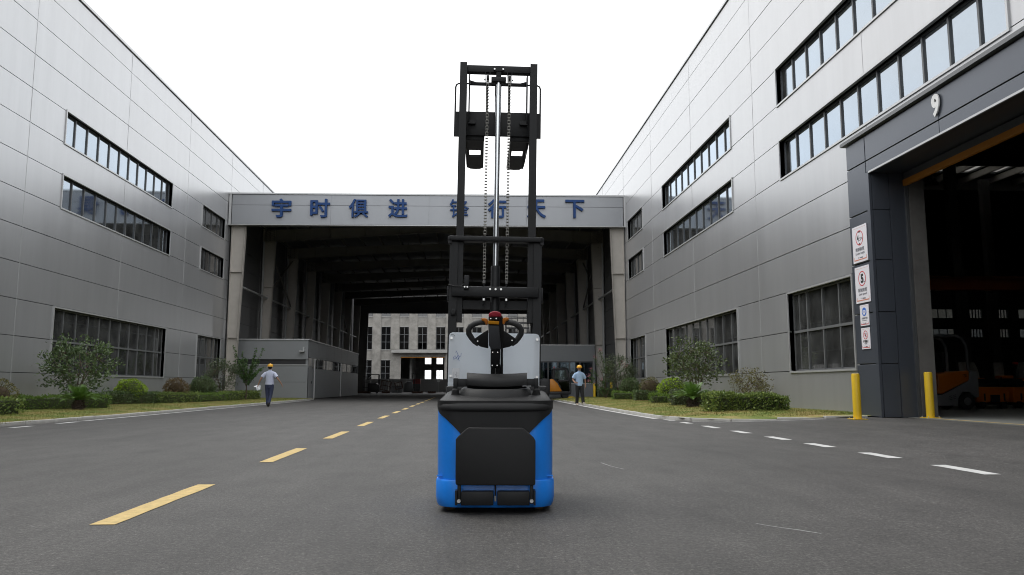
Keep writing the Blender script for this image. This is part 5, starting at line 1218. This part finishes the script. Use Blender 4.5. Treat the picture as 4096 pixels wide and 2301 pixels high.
def ring_plan(hw, y0, y1, rad, z, zf=None, n=6, rear_bulge=0.0):
    """rounded-rectangle ring; z at the rear edge, zf at the front edge"""
    zf = z if zf is None else zf; pts = []
    for cx_, cy_, a0 in ((hw - rad, y0 + rad, -90), (hw - rad, y1 - rad * 0.5, 0), (-hw + rad, y1 - rad * 0.5, 90), (-hw + rad, y0 + rad, 180)):
        r_ = rad if cy_ < (y0 + y1) / 2 else rad * 0.5
        cx2 = cx_ if cy_ < (y0 + y1) / 2 else (hw - r_) * (1 if cx_ > 0 else -1)
        for i in range(n + 1):
            a = R(a0 + 90 * i / n); x = cx2 + r_ * math.cos(a); y = cy_ + r_ * math.sin(a)
            y -= rear_bulge * (1 - (x / hw) ** 2) if y < (y0 + y1) / 2 else 0
            pts.append((x, y, z + (zf - z) * (y - y0) / (y1 - y0)))
    # add points along the rear edge
    a_, b_ = pts[-1], pts[0]
    for i in range(1, 8):
        u = i / 8; x = a_[0] + (b_[0] - a_[0]) * u; y = y0 - rear_bulge * (1 - (x / hw) ** 2); pts.append((x, y, z + (zf - z) * (y - y0) / (y1 - y0)))
    return pts
RB = 0.022
MB().loft([ring_plan(0.388, 0.012, 0.80, 0.13, 0.038, rear_bulge=RB), ring_plan(0.398, 0.004, 0.80, 0.13, 0.06, rear_bulge=RB), ring_plan(0.404, 0.0, 0.80, 0.13, 0.10, rear_bulge=RB), ring_plan(0.404, 0.0, 0.80, 0.13, 0.205, rear_bulge=RB), ring_plan(0.399, 0.005, 0.80, 0.13, 0.216, rear_bulge=RB)]).build('base_skirt', 'blue', TK, smooth=True, angle=50)
MB().loft([ring_plan(0.392, 0.014, 0.78, 0.13, 0.20, rear_bulge=RB), ring_plan(0.394, 0.012, 0.78, 0.13, 0.24, rear_bulge=RB), ring_plan(0.396, 0.010, 0.78, 0.13, 0.50, rear_bulge=RB), ring_plan(0.396, 0.012, 0.78, 0.13, 0.73, rear_bulge=RB)]).build('body_shell', 'blue', TK, smooth=True, angle=50)
for s in (-1, 1):
    MB().box(min(s * 0.34, s * 0.393), max(s * 0.34, s * 0.393), 0.045, 0.06, 0.236, 0.243).build('seam_step', 'blue', TK)
def rear_y(x):
    """rear surface of the blue shell at half-width x"""
    hw, rad, y0 = 0.396, 0.13, 0.010; ax = abs(x); b = RB * (1 - (x / hw) ** 2)
    if ax <= hw - rad: return y0 - b
    u = min(1, (ax - (hw - rad)) / rad); return y0 + rad * (1 - math.sqrt(max(0, 1 - u * u))) - b
curve = [(0.0, 0.40), (0.19, 0.44), (0.229, 0.522), (0.26, 0.554), (0.298, 0.591), (0.337, 0.625), (0.375, 0.655), (0.392, 0.684), (0.3955, 0.70)]
def zc_(x):
    ax = abs(x)
    for (a, b), (c, d) in zip(curve, curve[1:]):
        if ax <= c: return b + (d - b) * (ax - a) / (c - a)
    return 0.70
vs, fs = [], []; xs2 = [-0.3955 + 0.791 * i / 64 for i in range(65)]
for off in (0.007, -0.004):
    for x in xs2:
        y = rear_y(x) - off * (1 if abs(x) < 0.38 else 1)
        sx = x + (0.004 if x > 0 else -0.004) * (off > 0) * smooth(0.33, 0.39, abs(x))
        for k in range(5): vs.append((sx, y, zc_(x) + (0.742 - zc_(x)) * k / 4))
n = 65
for l in (0, 1):
    b = l * n * 5; fs += [(b + i * 5 + k, b + (i + 1) * 5 + k, b + (i + 1) * 5 + k + 1, b + i * 5 + k + 1) for i in range(n - 1) for k in range(4)]
fs += [(i * 5, (i + 1) * 5, n * 5 + (i + 1) * 5, n * 5 + i * 5) for i in range(n - 1)]
MB().add(vs, fs).build('rear_panel', 'black_plastic', TK, smooth=True, angle=45)
HB = 0.026
MB().loft([ring_plan(0.392, -0.002, 0.76, 0.135, 0.672, 0.70, rear_bulge=HB), ring_plan(0.399, -0.009, 0.77, 0.140, 0.680, 0.71, rear_bulge=HB), ring_plan(0.400, -0.009, 0.77, 0.140, 0.695, 0.722, rear_bulge=HB), ring_plan(0.397, -0.003, 0.77, 0.142, 0.716, 0.742, rear_bulge=HB), ring_plan(0.385, 0.018, 0.76, 0.15, 0.740, 0.78, rear_bulge=HB), ring_plan(0.362, 0.052, 0.75, 0.15, 0.758, 0.812, rear_bulge=HB), ring_plan(0.340, 0.085, 0.74, 0.14, 0.766, 0.825, rear_bulge=HB)]).build('hood', 'black_plastic', TK, smooth=True, angle=60)
MB().loft([ring_plan(0.262, 0.075, 0.62, 0.20, 0.750, 0.80, n=10, rear_bulge=0.03), ring_plan(0.256, 0.085, 0.61, 0.20, 0.775, 0.815, n=10, rear_bulge=0.03), ring_plan(0.248, 0.10, 0.60, 0.20, 0.812, 0.832, n=10, rear_bulge=0.03), ring_plan(0.238, 0.112, 0.59, 0.19, 0.820, 0.838, n=10, rear_bulge=0.03), ring_plan(0.222, 0.13, 0.58, 0.18, 0.818, 0.836, n=10, rear_bulge=0.03)]).build('hood_crown', 'black_plastic', TK, smooth=True, angle=60)
box('battery_cover', 'black_plastic', TK, -0.38, 0.38, 0.55, 0.86, 0.5, 0.842, bevel=0.02)
# guard posts with bellows and the hip pad
for s, x in ((-1, -0.283), (1, 0.288)):
    pr = [(0.040, 0.762), (0.033, 0.772)]
    for i in range(6): pr += [(0.034 - 0.0015 * i, 0.774 + 0.008 * i), (0.029 - 0.0015 * i, 0.778 + 0.008 * i)]
    pr += [(0.020, 0.824)]
    MB().lathe(pr, (x, 0.235, 0), 18).build('bellows', 'rubber', TK, smooth=True, angle=40)
    box('guard_post', 'black_paint', TK, x - 0.016, x + 0.016, 0.22, 0.252, 0.82, 0.896, bevel=0.005)
    a, b = (x - 0.012, -0.17) if s < 0 else (0.17, x + 0.012)
    box('guard_arm', 'black_paint', TK, a, b, 0.228, 0.246, 0.836, 0.892, bevel=0.004)
pad = MB(); rings = []
for i in range(13):
    x = -0.20 + 0.42 * i / 12; u = abs(i - 6) / 6; top = 0.922 + 0.010 * u ** 2; bot = 0.815 + 0.012 * u ** 2; yc = 0.185 + 0.03 * u ** 2; th = 0.035
    x2 = x * (1.0)
    rings.append([(x2, yc + th * 0.3, bot), (x2, yc - th, bot + 0.02), (x2, yc - th * 1.2, (top + bot) / 2), (x2 * 1.005, yc - th * 0.7, top - 0.02), (x2 * 1.02, yc + th * 0.5, top), (x2 * 1.02, yc + th * 1.6, top + 0.004), (x2, yc + th * 1.4, (top + bot) / 2)])
pad.loft(rings).build('hip_pad', 'black_plastic', TK, smooth=True, angle=48)
box('pad_bracket', 'black_paint', TK, -0.06, 0.07, 0.19, 0.24, 0.795, 0.83, bevel=0.01); box('paper_slip', 'label', TK, 0.19, 0.25, 0.16, 0.20, 0.839, 0.842)
# folding foot platform
MB().prism([(-0.254, 0.205), (-0.246, 0.196), (0.262, 0.194), (0.270, 0.203), (0.272, 0.482), (0.258, 0.505), (0.196, 0.560), (0.182, 0.565), (-0.168, 0.568), (-0.182, 0.562), (-0.240, 0.510), (-0.255, 0.492)], 'y', -0.115, -0.06).build('foot_platform', 'black_plastic', TK, bevel=0.012, seg=3)
for x in (-0.231, 0.245):
    box('platform_arm', 'black_paint', TK, x - 0.011, x + 0.011, -0.10, -0.055, 0.075, 0.215, bevel=0.004); MB().cyl((x, -0.118, 0.094), (x, -0.095, 0.094), 0.013, n=6).build('hinge_bolt', 'zinc', TK)
    s = -1 if x < 0 else 1; xx = sorted((x + s * 0.013, x + s * 0.026)); box('hinge_lug', 'black_paint', TK, xx[0], xx[1], -0.11, -0.02, 0.066, 0.158)
for a, b in ((-0.218, -0.006), (0.020, 0.232)): box('hinge_flap', 'black_paint', TK, a, b, -0.098, -0.03, 0.064, 0.153, bevel=0.004)
MB().cyl((0.007, -0.075, 0.10), (0.007, -0.075, 0.20), 0.005, n=8).build('gas_strut', 'black_paint', TK); MB().cyl((0.007, -0.10, 0.092), (0.007, -0.10, 0.125), 0.007, n=8).build('strut_end', 'zinc', TK)
for s in (-1, 1):
    wh = MB().lathe([(0.05, -0.03), (0.06, -0.025), (0.06, 0.025), (0.05, 0.03)], (s * 0.30, 0.15, 0.0605), 18, 'x').build('castor_wheel', 'wheel_tan', TK, smooth=True); box('castor_fork', 'black_paint', wh, s * 0.30 - 0.05, s * 0.30 + 0.05, 0.13, 0.17, 0.09, 0.16)
    box('support_leg', 'black_paint', TK, s * 0.28 - 0.08, s * 0.28 + 0.08, 0.85, 2.2, 0.03, 0.11, bevel=0.01); MB().lathe([(0.04, -0.04), (0.04, 0.04)], (s * 0.28, 2.05, 0.041), 14, 'x').build('load_wheel', 'wheel_tan', TK)
MB().lathe([(0.10, -0.04), (0.115, -0.035), (0.115, 0.035), (0.10, 0.04)], (0.0, 0.35, 0.1155), 24, 'x').build('drive_wheel', 'wheel_tan', TK, smooth=True)
box('chassis_plate', 'black_paint', TK, -0.36, 0.36, 0.08, 0.9, 0.09, 0.19)
# tiller: built upright then leaned back; tp maps (x, z along the tiller, depth)
ti = bpy.data.objects.new('tiller', None); COL.objects.link(ti); ti.parent = TK
def tl(z): return 0.40 - 0.46 * (z - 0.80)           # local depth of the tiller axis
def slab(name, mat, poly, d0, d1, bevel=0.004, seg=2):
    """poly in (x,z); extruded between depths d0..d1 relative to the leaning axis"""
    n_ = len(poly); vs_ = [(x, tl(z) + d0, z) for x, z in poly] + [(x, tl(z) + d1, z) for x, z in poly]
    fs_ = [tuple(range(n_)), tuple(range(2 * n_ - 1, n_ - 1, -1))] + [(i, i + n_, (i + 1) % n_ + n_, (i + 1) % n_) for i in range(n_)]
    return MB().add(vs_, fs_).build(name, mat, ti, bevel=bevel, seg=seg)
slab('arm_lower', 'black_paint', [(-0.040, 0.80), (0.034, 0.80), (0.032, 1.00), (-0.036, 1.00)], 0.0, 0.07)
slab('arm_cover', 'black_paint', [(-0.038, 0.972), (0.028, 0.972), (0.034, 1.105), (-0.036, 1.105)], -0.016, 0.02)
slab('arm_side', 'black_paint', [(0.030, 0.80), (0.050, 0.80), (0.052, 1.13), (0.036, 1.13)], -0.004, 0.075)
slab('head_cover', 'cover_grey', [(-0.036, 1.098), (0.040, 1.102), (0.030, 1.20), (0.024, 1.264), (-0.050, 1.266), (-0.049, 1.16)], -0.034, -0.002, 0.006)
slab('head_side', 'black_plastic', [(-0.048, 1.12), (0.052, 1.11), (0.062, 1.20), (0.056, 1.29), (0.050, 1.335), (-0.044, 1.335), (-0.052, 1.28)], -0.004, 0.06, 0.01)
slab('warning_label', 'amber_label', [(-0.052, 1.274), (0.026, 1.271), (0.026, 1.293), (-0.053, 1.297)], -0.038, -0.003, 0.003)
slab('button_block', 'black_plastic', [(-0.050, 1.299), (0.028, 1.296), (0.034, 1.325), (-0.048, 1.325)], -0.032, -0.003, 0.006)
slab('belly_button', 'brake_red', [(-0.049, 1.322), (0.040, 1.322), (0.046, 1.338), (0.030, 1.356), (-0.004, 1.362), (-0.034, 1.356), (-0.048, 1.340)], -0.036, 0.05, 0.012, 3)
for x, z in ((-0.033, 1.311), (0.006, 1.311), (-0.022, 1.08), (0.014, 1.08), (-0.026, 0.988), (0.010, 0.988), (-0.128, 1.158), (0.117, 1.163)):
    d = -0.034 if z > 1.2 else (-0.018 if abs(x) < 0.1 else -0.010); MB().cyl((x, tl(z) + d - 0.003, z), (x, tl(z) + d + 0.006, z), 0.0045, n=8).build('screw', 'zinc', ti)
for s in (-1, 1):
    k = 1 if s > 0 else -1; ox = 0.0 if s > 0 else 0.008
    wing = [(0.045, 1.238), (0.075, 1.222), (0.132, 1.184), (0.152, 1.168), (0.138, 1.142), (0.10, 1.120), (0.045, 1.108)]
    pl_ = [(k * x - ox * (1 if s < 0 else 0) + (0 if s > 0 else 0.0), z) for x, z in wing]
    slab('handle_wing', 'black_plastic', pl_ if s > 0 else pl_[::-1], 0.0, 0.03, 0.006)
    lp = [(0.060, 1.288), (0.10, 1.291), (0.138, 1.281), (0.168, 1.262), (0.183, 1.236), (0.180, 1.210), (0.163, 1.182), (0.142, 1.156), (0.115, 1.136)]
    MB().tube([(k * x - (0.010 if s < 0 else 0), tl(z) + 0.018, z) for x, z in lp], [0.018, 0.0205, 0.021, 0.021, 0.021, 0.021, 0.020, 0.018, 0.016], 12).build('handle_loop', 'grip', ti, smooth=True)
    th_ = [(0.050, 1.268), (0.064, 1.270), (0.072, 1.290), (0.095, 1.302), (0.093, 1.316), (0.062, 1.316), (0.048, 1.308)]
    slab('thumb_switch', 'amber', [(k * x - (0.006 if s < 0 else 0), z + (0.003 if s > 0 else 0)) for x, z in (th_ if s > 0 else th_[::-1])], -0.02, 0.035, 0.006)
MB().cyl((-0.002, tl(0.97) - 0.01, 0.965), (-0.006, tl(0.86) - 0.012, 0.85), 0.004, n=8).build('tiller_strut', 'zinc', ti)
box('tiller_base', 'black_paint', ti, -0.06, 0.075, 0.33, 0.47, 0.79, 0.90, bevel=0.02)
# mast assembly: one frame of reference, leaning slightly as in the photograph
MX = Matrix.Translation((-0.045, 1.0, 0)) @ Matrix.Rotation(R(2.4), 4, 'Z') @ Matrix.Rotation(R(0.82), 4, 'Y')
def mp_(name, mat, mb, parent=TK, **kw): return mb.xf(MX).build(name, mat, parent, **kw)
B = lambda *a: MB().box(*a)
for s in (-1, 1):
    xo, xi = s * 0.374, s * 0.308
    x0_, x1_ = min(xo, xi), max(xo, xi)
    r_ = B(x0_, x1_, -0.065, -0.05, 0.12, 2.0); r_.box(min(xo, xo - s * 0.014), max(xo, xo - s * 0.014), -0.05, 0.05, 0.12, 2.0); r_.box(x0_, x1_, 0.05, 0.065, 0.12, 2.0)
    mp_('outer_rail', 'black_paint', r_)
    xo, xi = s * 0.325, s * 0.265
    x0_, x1_ = min(xo, xi), max(xo, xi)
    r_ = B(x0_, x1_, -0.045, -0.032, 1.35, 3.535); r_.box(min(xo, xo - s * 0.012), max(xo, xo - s * 0.012), -0.032, 0.032, 1.35, 3.535); r_.box(x0_, x1_, 0.032, 0.045, 1.35, 3.535)
    mp_('inner_rail', 'black_paint', r_)
    mp_('rail_bracket', 'black_paint', B(min(s * 0.374, s * 0.388), max(s * 0.374, s * 0.388), -0.07, 0.03, 1.515, 1.632), bevel=0.003)
mp_('mast_top_plate', 'black_paint', MB().prism([(-0.392, -0.07), (-0.370, -0.098), (0.370, -0.098), (0.392, -0.07), (0.392, 0.0), (-0.392, 0.0)], 'z', 2.005, 2.045), bevel=0.006)
for s in (-1, 1): mp_('mast_top_lug', 'black_paint', B(min(s * 0.36, s * 0.388), max(s * 0.36, s * 0.388), -0.09, 0.0, 1.985, 2.004))
mp_('cross_member', 'black_paint', B(-0.350, 0.350, -0.098, -0.068, 1.550, 1.634), bevel=0.008)
for x in (-0.042, 0.002, 0.046): mp_('cross_bolt', 'zinc', MB().cyl((x, -0.112, 1.612), (x, -0.097, 1.612), 0.009, n=6))
mp_('switch_bracket', 'black_paint', B(-0.252, -0.212, -0.115, -0.099, 1.605, 1.72), bevel=0.004)
for x in (-0.246, -0.224): mp_('switch_bolt', 'zinc', MB().cyl((x, -0.125, 1.625), (x, -0.114, 1.625), 0.007, n=6))
mp_('switch_cable', 'rubber', MB().tube([(-0.376, -0.07, 1.645), (-0.33, -0.11, 1.632), (-0.28, -0.115, 1.628), (-0.25, -0.11, 1.65)], 0.005, 6))
mp_('limit_block', 'black_paint', B(-0.352, -0.312, -0.09, -0.066, 1.40, 1.45), bevel=0.003)
for z in (1.415, 1.437): mp_('block_screw', 'rubber', MB().cyl((-0.332, -0.093, z), (-0.332, -0.089, z), 0.004, n=6))
mp_('rail_tie', 'black_paint', B(-0.3, 0.3, 0.03, 0.05, 0.9, 1.0)); mp_('inner_tie', 'black_paint', B(-0.262, 0.262, 0.0, 0.03, 1.46, 1.53))
mp_('cylinder_tube', 'black_paint', MB().lathe([(0.037, 0.2), (0.037, 1.80), (0.033, 1.812), (0.024, 1.814)], (0.0, -0.02, 0), 20), smooth=True, angle=40)
mp_('piston_rod', 'chrome', MB().lathe([(0.0215, 1.80), (0.0215, 3.25), (0.018, 3.26), (0.018, 3.37), (0.010, 3.385)], (0.0, -0.02, 0), 20), smooth=True, angle=40)
mp_('rod_head', 'black_paint', B(-0.062, 0.062, -0.045, 0.005, 3.372, 3.415), bevel=0.005); mp_('rod_neck', 'black_paint', B(-0.022, 0.022, -0.04, 0.0, 3.41, 3.50), bevel=0.003)
mp_('top_crossbar', 'black_paint', B(-0.265, 0.265, -0.035, 0.03, 3.455, 3.515), bevel=0.004)
mp_('head_plate', 'black_paint', B(-0.045, 0.045, -0.05, -0.036, 3.465, 3.50))
for x in (-0.036, 0.036): mp_('head_bolt', 'zinc', MB().cyl((x, -0.062, 3.475), (x, -0.049, 3.475), 0.008, n=6))
for s in (-1, 1):
    x = s * 0.091
    pu = mp_('chain_pulley', 'black_paint', MB().lathe([(0.034, -0.012), (0.028, -0.009), (0.028, 0.009), (0.034, 0.012)], (x, -0.02, 3.405), 20, 'x'), smooth=True, angle=30)
    for q in (-1, 1): mp_('pulley_cheek', 'black_paint', B(min(x + q * 0.017, x + q * 0.021), max(x + q * 0.017, x + q * 0.021), -0.05, 0.01, 3.36, 3.455), pu)
    mp_('pulley_pin', 'zinc', MB().cyl((x + s * 0.020, -0.02, 3.395), (x + s * 0.032, -0.02, 3.395), 0.008, n=6), pu)
    ch = MB(); z = 1.68; i = 0; p_ = 0.026
    while z < 3.38:
        y_ = -0.048
        w_ = 0.0105 if i % 2 else 0.0075
        for q in (-1, 1):
            ch.box(min(x + q * w_, x + q * (w_ - 0.0022)), max(x + q * w_, x + q * (w_ - 0.0022)), y_ - 0.0075, y_ + 0.0075, z - 0.004, z + p_ + 0.004)
        ch.cyl((x - 0.0055, y_, z), (x + 0.0055, y_, z), 0.0068, n=7)
        ch.cyl((x - 0.0135, y_, z), (x + 0.0135, y_, z), 0.0028, n=5)
        z += p_; i += 1
    mp_('lift_chain', 'chain_steel', ch); mp_('chain_anchor', 'zinc', MB().cyl((x, -0.048, 1.665), (x, -0.048, 1.69), 0.011, n=8)); mp_('anchor_rod', 'black_paint', MB().cyl((x, -0.048, 1.49), (x, -0.048, 1.668), 0.008, n=8)); mp_('anchor_nut', 'zinc', MB().cyl((x, -0.048, 1.525), (x, -0.048, 1.543), 0.013, n=6))
# fork carriage at the top
mp_('carriage_plate', 'black_paint', B(-0.305, 0.305, 0.12, 0.145, 2.955, 3.165), bevel=0.003)
for s in (-1, 1):
    a, b = sorted((s * 0.255, s * 0.372)); mp_('carriage_side', 'black_paint', B(a, b, 0.146, 0.160, 2.95, 3.17))
    mp_('carriage_upright', 'black_paint', B(min(s * 0.240, s * 0.252), max(s * 0.240, s * 0.252), 0.07, 0.13, 3.06, 3.475), bevel=0.003)
    mp_('guard_loop', 'black_paint', MB().tube([(s * 0.365, 0.155, 3.165), (s * 0.365, 0.155, 3.39), (s * 0.358, 0.155, 3.412), (s * 0.34, 0.155, 3.422), (s * 0.25, 0.155, 3.424)], 0.0075, 6), smooth=True)
    mp_('carriage_bracket', 'black_paint', B(min(s * 0.19, s * 0.25), max(s * 0.19, s * 0.25), 0.08, 0.118, 3.045, 3.075))
mp_('backrest_bar', 'black_paint', MB().prism([(-0.24, 3.445), (-0.19, 3.43), (0.19, 3.43), (0.24, 3.445), (0.24, 3.40), (-0.24, 3.40)], 'y', 0.125, 0.14), bevel=0.003)
mp_('carriage_stile', 'black_paint', B(-0.028, 0.028, 0.10, 0.118, 2.96, 3.41)); mp_('carriage_stile', 'black_paint', B(-0.105, -0.085, 0.146, 0.155, 3.16, 3.41)); mp_('carriage_stile', 'black_paint', B(0.085, 0.105, 0.146, 0.155, 3.16, 3.41))
for s in (-1, 1):
    # hollow-section fork with a round-cornered cut-out near the tip
    xc = s * 0.195; hw = 0.082; y0, y1 = 0.16, 1.26; f_ = MB(); zt, zb = 2.995, 2.975
    hx, ha, hb = 0.052, 0.62, 0.83
    f_.box(xc - hw, xc + hw, y0, ha, zb, zt); f_.box(xc - hw, xc - hx, ha, hb, zb, zt); f_.box(xc + hx, xc + hw, ha, hb, zb, zt)
    f_.prism([(xc - hw, hb), (xc + hw, hb), (xc + hw, y1 - 0.07), (xc + hw * 0.6, y1 - 0.01), (xc, y1), (xc - hw * 0.6, y1 - 0.01), (xc - hw, y1 - 0.07)], 'z', zb, zt)
    for q in (-1, 1):
        xa = xc + q * hw; f_.add([(xa, y0, zb), (xa, y0, 2.925), (xa, y1 - 0.3, 2.94), (xa, y1 - 0.07, 2.968), (xa, y1 - 0.07, zb), (xa - q * 0.008, y0, zb), (xa - q * 0.008, y0, 2.925), (xa - q * 0.008, y1 - 0.3, 2.94), (xa - q * 0.008, y1 - 0.07, 2.968), (xa - q * 0.008, y1 - 0.07, zb)], [(0, 1, 2, 3, 4), (9, 8, 7, 6, 5), (0, 5, 6, 1), (1, 6, 7, 2), (2, 7, 8, 3), (3, 8, 9, 4)])
    fo_ = mp_('fork', 'black_paint', f_); mp_('fork_heel', 'black_paint', B(xc - hw - 0.004, xc + hw + 0.004, 0.146, 0.19, 2.922, 3.16), fo_, bevel=0.006)
# translucent guard sheet bolted to the outer rails
gs = [(-0.322, 0.80), (0.322, 0.80), (0.352, 0.808), (0.362, 0.838), (0.362, 1.23), (0.354, 1.25), (0.332, 1.26), (-0.332, 1.262), (-0.354, 1.252), (-0.362, 1.232), (-0.362, 0.838), (-0.352, 0.808)]
gsh = mp_('guard_sheet', 'guard_sheet', MB().prism(gs, 'y', -0.092, -0.087))
for x in (-0.342, 0.342):
    for z in (0.915, 1.215): mp_('sheet_bolt', 'zinc', MB().lathe([(0.011, -0.102), (0.011, -0.094), (0.009, -0.0925)], (x, 0, z), 10, 'y'), gsh)
mp_('label', 'label', B(-0.333, -0.272, -0.0945, -0.0925, 0.895, 0.977), gsh)
lt = MB()
for i, (x, z0, z1) in enumerate(((-0.316, 0.90, 0.95), (-0.304, 0.92, 0.93), (-0.294, 0.905, 0.95), (-0.284, 0.91, 0.925), (-0.284, 0.93, 0.945))): lt.box(x - 0.0012, x + 0.0012, -0.0955, -0.0948, z0, z1)
mp_('label_print', 'ink_grey', lt, gsh)
pn = MB().tube([(-0.305, -0.094, 1.10), (-0.300, -0.094, 1.115), (-0.288, -0.094, 1.085), (-0.274, -0.094, 1.065), (-0.264, -0.094, 1.075), (-0.262, -0.094, 1.098)], 0.0014, 5)
pn.tube([(-0.30 + 0.022 * math.cos(a) * (1 + 0.5 * math.sin(a)), -0.094, 1.055 + 0.014 * math.sin(2 * a) + 0.006) for a in [6.28 * i / 18 for i in range(18)]], 0.0013, 5, closed=True); pn.tube([(-0.292, -0.094, 1.08), (-0.276, -0.094, 1.035)], 0.0013, 5)
mp_('pen_scribble', 'pen', pn, gsh); mp_('pen_scribble', 'ink', MB().tube([(-0.348, -0.094, 1.238), (-0.338, -0.094, 1.246), (-0.332, -0.094, 1.24), (-0.325, -0.094, 1.243), (-0.318, -0.094, 1.235)], 0.0013, 5), gsh)
SC.render.film_transparent = False
